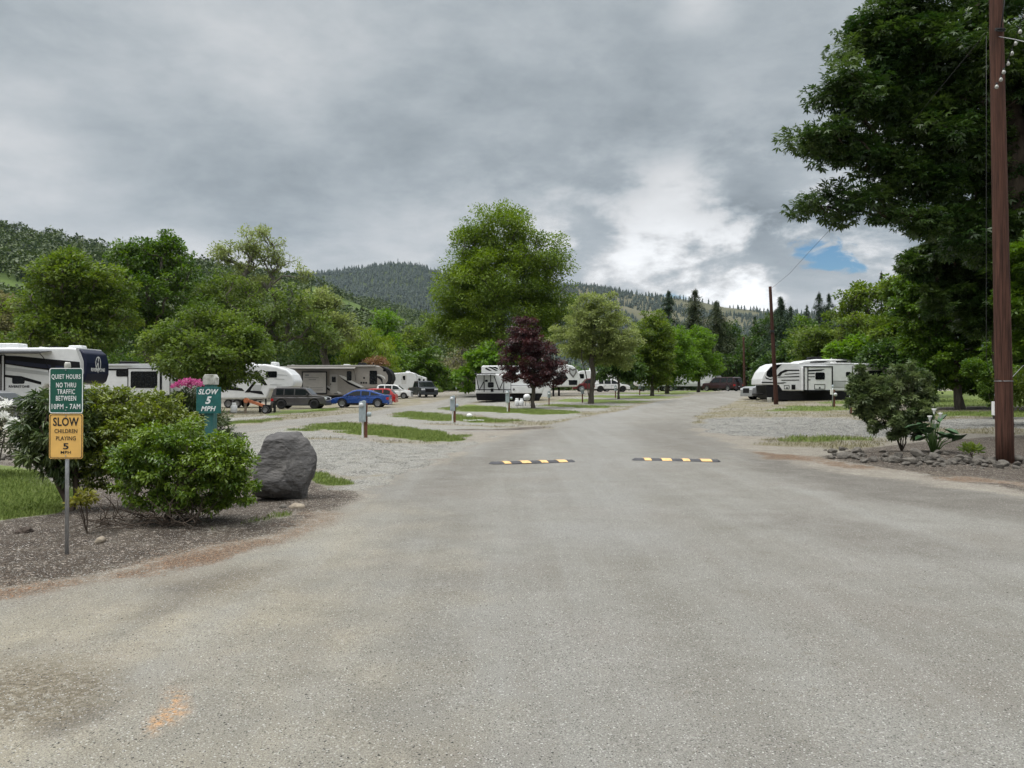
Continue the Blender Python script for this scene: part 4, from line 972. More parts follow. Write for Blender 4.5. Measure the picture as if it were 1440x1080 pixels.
# --- utility poles
def pole(base, top_px, r0, r1, label, mm, n=20):
    rt = empty('utility_pole', base, 0, label, 'utility pole'); a = Vector(base); t = Vector(P(*top_px, base[1]))-a
    ns = 24; m = MB(); m.tube([t*(i/ns)*1.0+Vector((0, 0, -.3*(i == 0))) for i in range(ns+1)], [r0+(r1-r0)*i/ns for i in range(ns+1)], n)
    m.build('shaft', mm, rt, smooth=True); return rt, t
pb = onground(1413, 15.3); pt, tv = pole(pb, (1394, -330), .163, .10, 'nearest thick reddish wooden utility pole beside the rocky bed', M_pole)
pz = lambda py: P(1400, py, 15.3)[2]
def on_pole(py, off=0): t = (pz(py)-pb[2])/tv.z; q = Vector(pb)+tv*t; return q+Vector((off, 0, 0))
def tubeobj(nm, pts, r, m, parent=None, n=6, label=None, cat=None, group=None, offset=None):
    b = MB(); o = Vector(pts[0]) if parent is None else (Vector(offset) if offset is not None else Vector((0, 0, 0))); b.tube([Vector(p)-o for p in pts], r, n)
    ob = b.build(nm, m, parent, smooth=True)
    if parent is None: ob.location = o; tag(ob, label, cat, group)
    return ob
q = on_pole(47); o_ = Vector(pb)
m = MB()
for i in range(9):
    a = i*.8; c = q+Vector((-.03, -.16, 0))-o_; m.tube([c+Vector((math.cos(t)*.10, .02*math.sin(a+t), math.sin(t)*.018+.006*(i-4))) for t in [k*.7 for k in range(10)]], .007, 5)
m.build('cable_bundle', M_wire, pt, smooth=True)
tubeobj('drop_cable', [on_pole(-40, .07)+Vector((0, -.17, 0)), on_pole(10, .05)+Vector((0, -.18, 0)), on_pole(45, -.03)+Vector((0, -.19, 0))], .012, M_wire, pt, offset=o_)
tubeobj('ground_wire', [Vector(P(1387, y, 15.1)) for y in (50, 200, 350, 450, 500)]+[Vector(P(1390, 520, 15.1)), Vector(P(1396, 532, 15.1)), Vector(P(1411, 536, 15.05))], .005, M_wire, pt, offset=o_)
m = MB(); c = on_pole(536)-o_; m.lathe([(.166, -.006), (.17, 0), (.166, .006)], 20, c=tuple(c)); m.build('strap', M_rope, pt)
tubeobj('span_wire', [on_pole(51), P(1425, 55, 14.5), P(1480, 68, 13)], .008, M_rope, label='thin grey span wire running right from the top of the nearest utility pole', cat='wire')
tubeobj('guy_wire', [on_pole(536, .1), P(1438, 515, 16.5), P(1500, 480, 20)], .006, M_rope, label='thin guy wire rising right from halfway down the nearest pole', cat='wire')
sp = [P(1397, 125, 15.0), P(1401, 122, 14.9), P(1407, 112, 14.8), P(1410, 102, 14.7), P(1415, 90, 14.6), P(1421, 75, 14.5), P(1426, 60, 14.4), P(1431, 44, 14.3), P(1437, 28, 14.2), P(1445, 5, 14.1), P(1460, -40, 14)]
sl = empty('string_lights', sp[0], 0, 'string of clear globe bulbs hanging beside the nearest utility pole', 'string lights'); o2 = Vector(sp[0])
tubeobj('cable', sp, .006, M_wire, sl, offset=o2)
M_bulb = mat('clear_bulb', (.34, .34, .31), .08, var=.1)
for i, (x, y) in enumerate([(1401.5, 122), (1407.5, 112), (1411.5, 101.5), (1417.5, 89.5), (1423, 75), (1428, 61), (1434.5, 44.5), (1441, 22)]):
    c = Vector(P(x, y, 14.6))-o2; m = MB(); m.lathe([(0, -.042), (.022, -.036), (.034, -.012), (.032, .01), (.018, .034), (.014, .04)], 10, c=tuple(c)); bb = m.build('bulb', M_bulb, sl, smooth=True)
    m = MB(); m.tube([c+Vector((0, 0, .036)), c+Vector((0, 0, .08))], .017, 8); m.build('socket', M_wire, bb)
mpb = onground(1091.5, 53.5); mp, mt = pole(mpb, (1083, 403), .155, .10, 'middle wooden utility pole in front of the nose of the right-hand trailer', M_polelow)
m = MB(); tt = Vector(mt); m.box(tt.x-.02, tt.x+.25, -.15, .15, tt.z-3.2, tt.z-3.05); m.build('bracket', M_darkmetal, mp)
mpt = Vector(P(1083, 407, mpb[1])); 
tubeobj('overhead_wire', [mpt, P(1110, 385, mpb[1]*.86), P(1140, 352, mpb[1]*.72), P(1165, 325, mpb[1]*.62), P(1260, 200, 24), P(1391, 40, 15.4)], .007, M_wire, label='overhead wire rising from the middle pole toward the big dark maple', cat='wire')
tubeobj('overhead_wire', [mpt-Vector((0, 0, 2.6)), P(1060, 470, mpb[1]*1.5), P(1046.5, 482, 104)], .012, M_wire, label='overhead wire sagging from the middle pole to the farthest pole', cat='wire')
fpb = onground(1047, 104); pole(fpb, (1045.5, 474), .18, .13, 'farthest thin wooden utility pole at the end of the road', M_pole, 12)

# --- rock border of the right-hand bed
rg = np.random.default_rng(77); protos = []
for i in range(7):
    V, F = icos(3); V = V*np.array([1, .8, .62])*(1+.28*fbm(V[:, 0]*1.3+i*9, V[:, 1]*1.3, V[:, 2]*1.3, o=4, seed=i)[:, None]); 
    for k in range(11):
        nrm = rg.normal(0, 1, 3); nrm /= np.linalg.norm(nrm); dd = V@nrm; lim = rg.uniform(.42, .72); V = V-np.maximum(dd-lim, 0)[:, None]*nrm
    V = V*(1+.07*fbm(V[:, 0]*4, V[:, 1]*4, V[:, 2]*4, o=3, seed=i+40)[:, None]); protos.append((V*1.12, F))
RL = 'rough grey lava rock in the low border of the right-hand shrub bed'; RG_ = 'rocks bordering the right-hand bed'; cache = {}
def rock(x, y, s, i, label=RL, group=RG_, mm=None):
    if i not in cache:
        o = np_mesh('border_rock', protos[i][0], protos[i][1], mm or M_greyrock, smooth=False); cache[i] = o
    else: o = cache[i].copy(); COL.objects.link(o)
    o.location = (x, y, gz(x, y)+s*.25); o.scale = (s*rg.uniform(.8, 1.3), s*rg.uniform(.8, 1.1), s*rg.uniform(.7, 1.1)); o.rotation_euler = (rg.uniform(-.4, .4), rg.uniform(-.4, .4), rg.uniform(0, 6.3))
    return tag(o, label, 'rock', group)
line = [(1156, 640), (1180, 641), (1210, 645), (1250, 648), (1290, 651), (1340, 653), (1390, 655), (1440, 657), (1500, 662)]
lx = [p[0] for p in line]; ly = [p[1] for p in line]
for i in range(120):
    px = rg.uniform(1156, 1460); py = np.interp(px, lx, ly)+rg.normal(-1, 4.0); g = G(px, py)
    s = float(rg.choice([.05, .08, .11, .15], p=[.5, .3, .15, .05])); rock(g[0], g[1], s, i % 7)
for px, py, s in ((1170, 637, .17), (1205, 637, .2), (1262, 643, .15), (1290, 642, .22), (1312, 645, .18), (1345, 649, .14), (1376, 648, .16), (1395, 650, .17), (1410, 655, .17), (1432, 650, .2), (1445, 653, .2), (1330, 640, .12)):
    g = G(px, py); rock(g[0], g[1], s*.8, int(rg.integers(7)))
# left far rocks round the white-flowered shrub
for i in range(14):
    g = G(rg.uniform(-40, 44), 645+rg.normal(0, 3)); rock(g[0], g[1], float(rg.choice([.06, .1, .16])), i % 7, 'grey rock edging the lawn under the white-flowered shrub', 'rocks behind the left lawn')

# --- near shrubs with real leaves
L_cam = leaf_mat('leaf_glossy_fresh', (.06, .12, .014), (.19, .27, .035), .3, .34, .5)
L_cam2 = leaf_mat('leaf_yellow_green', (.075, .115, .014), (.22, .26, .045), .3, .36, .5)
L_rho = leaf_mat('leaf_rhododendron', (.03, .062, .016), (.115, .15, .05), .22, .36, .45)
L_right = leaf_mat('leaf_snowball', (.05, .085, .027), (.16, .2, .08), .3, .45, .4)
L_azal = leaf_mat('leaf_azalea', (.05, .06, .03), (.12, .125, .07), .3)
BK_twig = bark_mat('twig', (.12, .095, .075), (.06, .045, .035))
def near(name, label, lobes, d, bpx, ncl, nleaf, ls, lm, seed, **kw):
    kw.setdefault('shape', 'oval'); kw.setdefault('tip', .0035); kw.setdefault('bm', BK_twig); kw.setdefault('shell', .3); kw.setdefault('sides', 4)
    return shrub(name, label, lobes, d, bpx, ncl, nleaf, ls, lm, seed, **kw)
near('leafy_shrub', 'fresh green leafy shrub overhanging the mulch between the steel post and the boulder', [(255,655,75,52),(310,655,45,45),(215,640,50,45),(332,685,30,42),(275,700,60,42),(195,685,45,32),(330,650,28,40),(225,715,40,24),(180,650,30,30),(245,620,60,30),(300,630,35,25)], 8.5, 235, 520, 27000, .046, L_cam, 301, cl=.17, depth=.9, trunk_r=.03, minz=.12, wig=.12)
near('leafy_shrub', 'taller yellow-green shrub behind the two plates of the steel sign post', [(170,570,45,30),(215,580,45,32),(255,595,30,28),(140,590,40,40),(190,610,60,35),(150,630,40,44),(130,560,25,20),(150,670,45,30)], 9.6, 190, 460, 22000, .048, L_cam2, 302, cl=.16, trunk_r=.03, minz=.15, wig=.12)
near('rhododendron', 'dark rhododendron with long drooping leaves left of the sign plates', [(85,590,42,42),(60,570,28,28),(100,555,32,22),(75,630,45,38),(110,650,35,35),(50,610,25,40),(120,610,30,40)], 9.4, 100, 190, 8500, .095, L_rho, 303, cl=.17, shape='long', trunk_r=.035, droop=.7, minz=.3, wig=.12)
near('rhododendron', 'rhododendron topped with pink flowers behind the teal sign post', [(268,560,26,16),(280,580,25,24),(250,575,25,20),(300,600,22,30),(320,620,18,25)], 14.6, 275, 120, 7000, .085, L_rho, 304, cl=.22, shape='long', droop=.5, trunk_r=.03)
near('azalea', 'straggly white-flowered shrub at the left edge of the picture', [(10,590,30,25),(-30,600,50,45),(25,620,25,22),(-10,570,25,15),(45,600,16,25)], 13, -5, 150, 3800, .05, L_azal, 305, cl=.2, trunk_r=.03, shell=.5, bm=BK_grey)
near('seedling', 'small yellowish sapling sprouting right of the steel sign post', [(118,700,18,14),(132,695,12,10),(106,706,10,8)], 7.9, 124, 30, 420, .045, leaf_mat('leaf_yellowing', (.12, .13, .02), (.26, .24, .05), .4), 306, cl=.3, trunk_r=.008, cat='sapling')
near('snowball_shrub', 'tall dark lobed-leaved shrub rising from the right-hand rock border', [(1240,560,42,24),(1225,545,30,16),(1265,540,34,18),(1290,530,22,12),(1250,590,42,25),(1280,580,28,30),(1215,570,24,16),(1300,552,18,22),(1306,575,12,16),(1265,608,26,12),(1232,598,20,14),(1208,525,10,10),(1290,510,10,8),(1265,520,12,8),(1212,545,22,18),(1200,560,14,14)], 16.9, 1268, 260, 9000, .105, L_right, 307, cl=.15, shape='palm', trunk_r=.022, multi=9, minz=.3, wig=.08, upbias=.7, flat=.8)
near('ground_weed', 'low green weed between the rocks left of the nearest utility pole', [(1367,632,10,6)], 15.6, 1367, 14, 300, .09, LM['mid'], 309, cl=.5, shape='long', cat='weed', upbias=.1, droop=-.8)
# flower heads
def flowers(root_label, heads, d, col, col2, size, seed, parentname):
    rt = [o for o in COL.objects if o.get('label') == root_label][0]; rg = np.random.default_rng(seed); mm = leaf_mat('petal_'+parentname, col, col2, .4, .5)
    for (px, py, r) in heads:
        c = np.array(P(px, py, d-.12*rg.uniform(0, 2))); n = 46; D_ = rg.normal(0, 1, (n, 3)); D_ /= np.linalg.norm(D_, axis=1)[:, None]; D_[:, 2] = np.abs(D_[:, 2])
        V, F, rr = leaves_np(c+D_*r*.6, D_, size, 'oval', rg, None, 0, .4); np_mesh('flower_head', V-np.array(rt.location), F, mm, rt, attrs={'rnd': rr})
flowers('rhododendron topped with pink flowers behind the teal sign post', [(250, 543, .09), (257, 541, .1), (265, 539, .1), (272, 540, .1), (279, 541, .1), (284, 543, .08), (262, 543, .1), (276, 543, .1), (246, 545, .07)], 14.5, (.42, .07, .22), (.62, .25, .40), .06, 1, 'pink')
flowers('straggly white-flowered shrub at the left edge of the picture', [(4, 572, .08), (10, 569, .07), (3, 586, .09), (16, 594, .06), (20, 593, .06), (6, 588, .08), (24, 605, .05), (30, 628, .05), (12, 603, .04), (-12, 575, .1), (-25, 590, .1)], 12.6, (.75, .75, .72), (.85, .84, .82), .06, 2, 'white')
# bare twigs under the leafy shrub
b = onground(215, 8.35); m = MB(); rgp = random.Random(5)
for i in range(95):
    p = Vector((rgp.uniform(-.5, .55), rgp.uniform(-.25, .2), rgp.uniform(0, .1))); pts = [p.copy()]; dd = Vector((rgp.uniform(-1, 1), rgp.uniform(-.6, .3), rgp.uniform(.1, 1.1))).normalized()
    for j in range(4): dd = (dd+Vector((rgp.uniform(-.5, .5), rgp.uniform(-.4, .4), rgp.uniform(-.5, .35)))).normalized(); p = p+dd*rgp.uniform(.06, .13); p.z = max(p.z, .01); pts.append(p.copy())
    m.tube(pts, [.006, .005, .004, .003, .002], 4, cap=False)
o = m.build('dead_twigs', BK_twig, None, loc=b, smooth=True); tag(o, 'tangle of bare brown twigs on the mulch under the fresh green shrub', 'twigs')
# calla lily
b = onground(1313, 16.3); rt = empty('calla_lily', b, 0, 'broad-leaved calla lily with white blooms right of the tall lobed-leaved shrub', 'flower plant')
M_call = mat('calla_leaf', (.035, .085, .03), .45, var=.3); M_stem = mat('calla_stem', (.09, .17, .04), .5, var=.2); m = MB(); st = MB(); rgp = random.Random(8)
for i in range(26):
    a = rgp.uniform(0, 6.28); h = rgp.uniform(.25, .72); rr = rgp.uniform(.05, .4); t = Vector((math.cos(a)*rr, math.sin(a)*rr, h)); st.tube([(0.05*math.cos(a), .05*math.sin(a), 0), t*.5+Vector((0, 0, h*.15)), t], [.013, .01, .006], 5)
    L_ = rgp.uniform(.2, .32); d1 = Vector((math.cos(a), math.sin(a), rgp.uniform(-.3, .6))).normalized(); s1 = d1.cross(Vector((0, 0, 1))).normalized()*L_*.36; n1 = s1.cross(d1).normalized()*.04
    cs = [t-d1*.06, t+s1*.9+n1, t+d1*L_*.5+s1*.8+n1, t+d1*L_, t+d1*L_*.5-s1*.8+n1, t-s1*.9+n1, t+d1*L_*.45-n1]
    m.add(cs, [(0, 1, 6), (1, 2, 6), (2, 3, 6), (3, 4, 6), (4, 5, 6), (5, 0, 6)])
m.build('leaves', M_call, rt, smooth=True); st.build('stems', M_stem, rt, smooth=True)
for (px, py) in ((1307.5, 588), (1313.5, 578), (1322, 584)):
    c = Vector(P(px, py, 16.1))-Vector(b); m = MB(); m.lathe([(.008, -.07), (.02, -.03), (.03, .01), (.05, .045), (.045, .05), (.012, -.02)], 10, c=tuple(c)); bl = m.build('bloom', M_plastic_w, rt, smooth=True)
    m = MB(); m.tube([(c.x*.2, c.y*.2, 0), c*.6, c-Vector((0, 0, .05))], .008, 5); m.build('bloom_stem', M_stem, rt)
# loose stuff
ms1 = two_tone('loose_stone_dark', (.03, .028, .026), (.09, .085, .08)); ms2 = two_tone('loose_stone_pale', (.25, .24, .22), (.55, .54, .5))
scatter_tris('loose_gravel', np.concatenate([sample_layer(1, 900, -7, 7, 1.6, 17, 1), sample_layer(1, 1500, -7, -.3, 1.8, 9, 21)]), .0062, ms1, 1, kind='stone', label='dark loose chips scattered over the road', cat='gravel')
scatter_tris('road_chips', sample_layer(1, 9000, -8, 8, 1.6, 18, 2), .0045, ms2, 2, kind='stone', label='pale stone chips worn loose on the road', cat='gravel')
scatter_tris('crushed_gravel', sample_layer(2, 26000, -9, 4, 9, 26, 3, power=1.5), .014, two_tone('crushed_stone', (.13, .128, .115), (.42, .415, .38)), 3, kind='stone', label='pale crushed gravel of the nearest parking pad', cat='gravel')
scatter_tris('site_gravel', sample_layer(2, 30000, 4, 22, 18, 45, 13, power=1.3), .022, two_tone('crushed_stone_blue', (.10, .10, .095), (.34, .34, .32)), 13, kind='stone', label='coarse blue-grey gravel of the right-hand sites', cat='gravel')
scatter_tris('bark_litter', sample_layer(4, 24000, -9, -1, 5.5, 13, 4), .02, two_tone('litter', (.025, .018, .013), (.13, .10, .075)), 4, kind='leaf', label='dead leaves and bark chips on the mulch under the left shrubs', cat='litter')
scatter_tris('white_chips', sample_layer(4, 2600, -8, -1, 5.5, 13, 5), .007, ms2, 5, kind='stone', label='white stone chips strewn over the left mulch', cat='gravel')
scatter_tris('fallen_needles', sample_layer(5, 16000, -8, 14, 4.5, 20, 6), .018, two_tone('needles', (.12, .055, .03), (.32, .17, .09)), 6, kind='leaf', label='rust-brown fallen needles along the road edges', cat='litter')
scatter_tris('bed_litter', sample_layer(4, 16000, 5, 14, 13, 19, 7, power=1), .03, two_tone('litter2', (.03, .025, .02), (.17, .15, .12)), 7, kind='leaf', label='dry leaves and chips in the right-hand rocky bed', cat='litter')
gm1 = two_tone('grass_blade', (.09, .14, .025), (.21, .26, .065), .6); gm2 = two_tone('dry_blade', (.13, .12, .06), (.22, .2, .11))
scatter_tris('grass', sample_layer(3, 60000, -10, -1.5, 7.5, 14, 8, power=1), .045, gm1, 8, kind='blade', label='short mown grass of the left lawn', cat='grass')
scatter_tris('verge_grass', sample_layer(3, 70000, -14, 8, 20, 62, 9, power=1.6), .07, gm1, 9, kind='blade', label='mown grass of the strips between the gravel sites', cat='grass')
scatter_tris('rough_grass', sample_layer(3, 40000, 5, 32, 15, 55, 10, power=1.6), .09, gm1, 10, kind='blade', label='patchy grass around the right-hand trailer and lawn', cat='grass')
scatter_tris('dry_grass', sample_layer(6, 30000, -20, 30, 14, 60, 11, power=1.7), .07, gm2, 11, kind='blade', label='sparse dry grass between the sites', cat='grass')
# ================================================================ VEHICLES
def paint(name, c, metal=0, rough=.32): return mat(name, c, rough, metal=metal, var=.07, scale=2.5, coat=.4, spec=.5)
V_white = paint('rv_white', (.66, .67, .67)); V_offw = paint('rv_offwhite', (.54, .54, .52)); V_black = mat('satin_black', (.010, .010, .011), .6, var=.1, spec=.15); V_navy = mat('navy_paint', (.006, .009, .03), .4, var=.1, spec=.3)
V_grey = paint('rv_grey', (.30, .285, .26)); V_greyd = paint('rv_dark_grey', (.13, .125, .12)); V_lgrey = paint('rv_light_grey', (.42, .43, .43)); V_taupe = paint('rv_taupe', (.225, .205, .18))
V_glass = mat('tinted_glass', (.006, .007, .008), .08, var=.1, spec=.25); V_glass2 = mat('car_glass', (.012, .015, .016), .05, var=.1, spec=.45)
V_rub = mat('tyre_rubber', (.018, .018, .019), .85, var=.3, scale=15); V_rim = mat('alloy', (.3, .3, .31), .35, metal=.8); V_rimd = mat('dark_alloy', (.03, .03, .032), .4, metal=.6)
V_head = mat('headlamp', (.7, .72, .74), .1, var=.05); V_tail = mat('tail_lamp', (.4, .012, .012), .2, var=.05); V_amber = mat('amber_lamp', (.6, .2, .02), .3, var=.05); V_plate = mat('number_plate', (.5, .52, .56), .5); V_trim = mat('grey_plastic', (.045, .045, .047), .7)
V_chrome = mat('chrome', (.6, .6, .6), .18, metal=1, var=.03); V_rubroof = mat('roof_membrane', (.5, .5, .48), .7, var=.15)

def wheel(parent, x, y, z, r, w=.2, rim=None, spokes=5, n=22):
    """y is the outer face; w>0 extends to +y"""
    m = MB(); s = 1 if w > 0 else -1
    m.lathe([(r*.62, 0), (r*.9, 0.0), (r*.98, s*.02), (r, s*.05), (r, w-s*.05), (r*.97, w-s*.01), (r*.62, w)], n, 'y'); o = m.build('wheel', V_rub, parent, smooth=True, loc=(x, y, z))
    m = MB(); m.lathe([(0, s*.05), (r*.2, s*.045), (r*.22, s*.06), (r*.55, s*.07), (r*.6, s*.01), (r*.64, s*.0)], n, 'y')
    for i in range(spokes):
        a = 2*math.pi*i/spokes+.3; c, q = math.cos(a), math.sin(a); pr = Vector((-q, 0, c))*r*.09; d_ = Vector((c, 0, q))
        m.add([d_*r*.12+pr+Vector((0, s*.03, 0)), d_*r*.6+pr*.7+Vector((0, s*.012, 0)), d_*r*.6-pr*.7+Vector((0, s*.012, 0)), d_*r*.12-pr+Vector((0, s*.03, 0))], [(0, 1, 2, 3)])
    ri = m.build('rim', rim or V_rim, o, smooth=False); return o

class RVX:
    def __init__(s, name, label, d, x0px, rot=0, group=None, cat='camper trailer', depth=2.45):
        a, _ = ray(x0px, 548); s.x0, s.y0, s.a = a*d, d, R(rot); s.D = depth
        s.z0 = gz(s.x0+2, d+1.2); s.rt = empty(name, (s.x0, s.y0, s.z0), s.a, label, cat, group)
    def q(s, px, py):
        a, b = ray(px, py); c, n = math.cos(s.a), math.sin(s.a); l = (a*s.y0-s.x0)/(c-a*n); t = s.y0+l*n; return (l, EYE+b*t-s.z0)
    def prism(s, nm, pts, m, y0=0, y1=None, bevel=.05, parent=None, smooth=False, seg=3):
        b = MB(); b.prism([s.q(*p) for p in pts], y0, s.D if y1 is None else y1); return b.build(nm, m, parent or s.rt, bevel=bevel, smooth=smooth, seg=seg)
    def decals(s, nm, polys, m, t=.012, parent=None, off=0):
        b = MB()
        for p in polys: b.prism([s.q(*k) for k in p], -t-off, -.001-off)
        return b.build(nm, m, parent or s.rt)
    def win(s, x0, x1, y0, y1, frame=None, nm='window', r=.08, off=0, parent=None, glass=None):
        (a, b), (c, d) = s.q(x0, y1), s.q(x1, y0); r = min(r, (c-a)*.3, (d-b)*.3); g = MB(); g.prism(rrect(a-.03, c+.03, b-.03, d+.03, r+.02, 3), -.018-off, -.001-off); o = g.build(nm, frame or V_black, parent or s.rt)
        g = MB(); g.prism(rrect(a, c, b, d, r, 3), -.024-off, -.0185-off); g.build('pane', glass or V_glass, o); return o
    def frame(s, nm, x0, x1, y0, y1, w, m, off=0, t=.03, parent=None):
        (a, b), (c, d) = s.q(x0, y1), s.q(x1, y0); g = MB()
        for k in ((a, c, d-w, d), (a, c, b, b+w), (a, a+w, b+w, d-w), (c-w, c, b+w, d-w)): g.box(k[0], k[1], -t-off, -.001-off, k[2], k[3])
        return g.build(nm, m, parent or s.rt)
    def door(s, x0, x1, y0, y1, m, off=0):
        (a, b), (c, d) = s.q(x0, y1), s.q(x1, y0); g = MB(); g.prism(rrect(a, c, b, d, .08, 3), -.02-off, -.001-off); o = g.build('door', m, s.rt)
        w, h = c-a, d-b; g = MB(); g.prism(rrect(a+w*.25, c-w*.22, b+h*.58, d-h*.12, .06, 3), -.028-off, -.0205-off); g.build('window', V_glass, o)
        g = MB(); g.box(a+w*.06, a+w*.14, -.06-off, -.0205-off, b+h*.44, b+h*.52); g.build('handle', V_black, o); return o
    def wheels(s, pxs, r=.36, rim=None):
        for p in pxs:
            l = s.q(p, 548)[0]
            wheel(s.rt, l, .12, r, r, .22, rim); wheel(s.rt, l, s.D-.12, r, r, -.22, rim)
    def roofbox(s, nm, x0, x1, y0, y1, m=None, ya=.7, yb=1.6, bevel=.09):
        return s.prism(nm, [(x0, y1+.6), (x0+.6, y0+.3), (x0+2, y0), (x1-2, y0), (x1-.6, y0+.4), (x1, y1+.6)], m or V_white, ya, yb, bevel=bevel)
    def awning(s, x0, x1, y0, y1, out=2.2, m=None, arms=True, drop=.35):
        (a, z1), (c, _) = s.q(x0, y0), s.q(x1, y0); zt = z1; g = MB(); vs = [(a, 0, zt), (c, 0, zt), (c, -out, zt-drop), (a, -out, zt-drop)]
        g.add(vs+[(v[0], v[1], v[2]-.015) for v in vs], [(0, 1, 2, 3), (7, 6, 5, 4), (0, 4, 5, 1), (1, 5, 6, 2), (2, 6, 7, 3), (3, 7, 4, 0)]); o = g.build('awning', m or V_black, s.rt)
        g = MB(); g.tube([(a, -out, zt-drop), (c, -out, zt-drop)], .055, 10); g.build('roller', V_trim, o, smooth=True)
        if arms:
            for x in (a+.05, c-.05): g = MB(); g.tube([(x, -.03, zt-1.5), (x, -out*.5, zt-drop*.5-.45), (x, -out, zt-drop)], .022, 6); g.build('arm', V_black, o, smooth=True)
        return o
    def text(s, t, cx, cy, wpx, hpx, m, off=.013, **k):
        (a, b) = s.q(cx, cy); f = s.y0/FPX; return text_obj('lettering', t, a, b, wpx*f, hpx*f, -off, m, s.rt, **k)
    def gear(s, px, y0=None):
        l = s.q(px, 548)[0]
        for y in (.35, s.D-.35):
            g = MB(); g.box(l-.05, l+.05, y-.05, y+.05, .1, 1.1); g.box(l-.15, l+.15, y-.15, y+.15, .0, .1); g.build('landing_leg', V_black, s.rt)
GV = 'camper trailers parked on the sites'

# 1 navy and white fifth wheel at the far left
r = RVX('fifth_wheel_trailer', 'navy and white fifth wheel with black awning at the left edge', 44, -170, group=GV)
body = r.prism('body', [(-168,489.5),(96,488.5),(108,489.5),(118,497),(121,510),(121,525),(118,535),(106,541),(64,541),(58,548),(56,573),(-168,573)], V_white, bevel=.12)
r.prism('front_cap', [(110,489.5),(118.5,496),(121.8,510),(121.8,525),(118.5,536),(113,540),(117,524),(116.5,508)], V_navy, -.02, r.D+.02, bevel=.1)
r.prism('cap_trim', [(106.5,489),(110,489),(116.5,508),(117,524),(113,540.2),(110.5,540.5),(114,524),(113.3,508)], V_lgrey, -.03, r.D+.03, bevel=.02)
r.decals('graphics', [[(7,500),(30,501),(70,505),(112,509),(113.4,524),(72,521),(40,517),(7,512)], [(7,527),(30,529),(58,537),(58,541),(30,534),(7,530)], [(-160,500),(2,500),(2,512),(-160,506)], [(-160,552),(0,550),(30,560),(56,566),(56,572),(-160,572)]], V_black)
r.decals('blue_band', [[(8,506),(40,509.5),(72,513),(72,518.5),(40,515),(8,510)], [(78,514),(100,516),(100,519.5),(78,518.5)]], V_navy, .016)
r.decals('grey_band', [[(7,516),(40,520),(72,524),(112,528),(112,531),(72,528.5),(40,525),(7,521)], [(-160,515),(1,516),(1,521),(-160,519)]], V_lgrey)
r.awning(-150, 73, 493.5, 496, 1.1, V_black, drop=.15)
r.win(-60, -30, 508, 528); r.win(18, 34, 531, 539)
r.text('RIVERSTONE', 27, 543.5, 29, 3.4, V_black, bold=.03)
r.door(-26, -8, 506, 560, V_white)
r.prism('slide_out', [(-130,503),(-70,503),(-70,560),(-130,560)], V_white, -.7, 0)
r.frame('awning_post_frame', 1, 7.4, 499, 552, .05, V_black, t=.05)
r.roofbox('air_conditioner', -16, 15, 481.5, 489); r.roofbox('roof_vent', 84, 104, 484.5, 489, ya=.8, yb=1.4); r.roofbox('roof_vent', 55, 68, 485.5, 489, V_black, .9, 1.5, .03); r.roofbox('roof_vent', 40, 47, 486.5, 489, V_offw, .9, 1.4, .03)
r.wheels([-40, -60, -20]); r.gear(50)
# emblem and name on the nose, which looks along +x
l, z = r.q(121.8, 514); em = text_obj('nose_lettering', 'RIVERSTONE', 0, 0, 1.5, .2, 0, V_white, r.rt, .03); em.rotation_euler = (0, 0, R(90)); em.location = (l+.012, 1.2, z-.22)
g = MB()
for k in range(24):
    a0, a1 = 2*math.pi*k/24, 2*math.pi*(k+1)/24
    g.add([(0, .30*math.cos(a0), .42*math.sin(a0)), (0, .30*math.cos(a1), .42*math.sin(a1)), (0, .24*math.cos(a1), .36*math.sin(a1)), (0, .24*math.cos(a0), .36*math.sin(a0))], [(0, 1, 2, 3)])
g.add([(0, -.05, -.55), (0, .02, -.55), (0, .06, .36), (0, -.01, .36)], [(0, 1, 2, 3)]); g.add([(0, -.3, -.3), (0, -.24, -.33), (0, .06, .1), (0, .0, .12)], [(0, 1, 2, 3)])
g.build('nose_emblem', V_white, r.rt, loc=(l+.02, 1.2, z+.15))

# 2 low white trailer between
r = RVX('travel_trailer', 'low white travel trailer with dark windows seen above the yellow-green shrub', 56, 118, group=GV)
r.prism('body', [(118,517),(152,514),(252,514),(258,517),(258,566),(118,566)], V_white, bevel=.08)
r.prism('roof_rail', [(150,512),(214,511.5),(250,513.5),(250,515.2),(150,515.2)], V_lgrey, -.12, r.D, bevel=.03)
r.decals('graphics', [[(118,521),(150,518.5),(246,518.5),(246,521),(150,521),(118,524)], [(120,550),(256,550),(256,566),(120,566)]], V_black)
r.prism('slide_out', [(186,519),(244,519),(244,556),(186,556)], V_white, -.6, 0, bevel=.03)
r.win(190, 226, 523, 545, off=.6); r.win(164, 180, 521, 529); r.frame('slide_frame', 185, 245, 518, 557, .06, V_black, off=.6, t=.02); r.decals('side_stripe', [[(230,522),(233,522),(233,552),(230,552)]], V_black, .02, off=.6)
r.roofbox('air_conditioner', 160, 182, 507.5, 513, V_black); r.roofbox('roof_vent', 205, 214, 509, 513, V_offw, .9, 1.4, .03); r.wheels([170, 182])

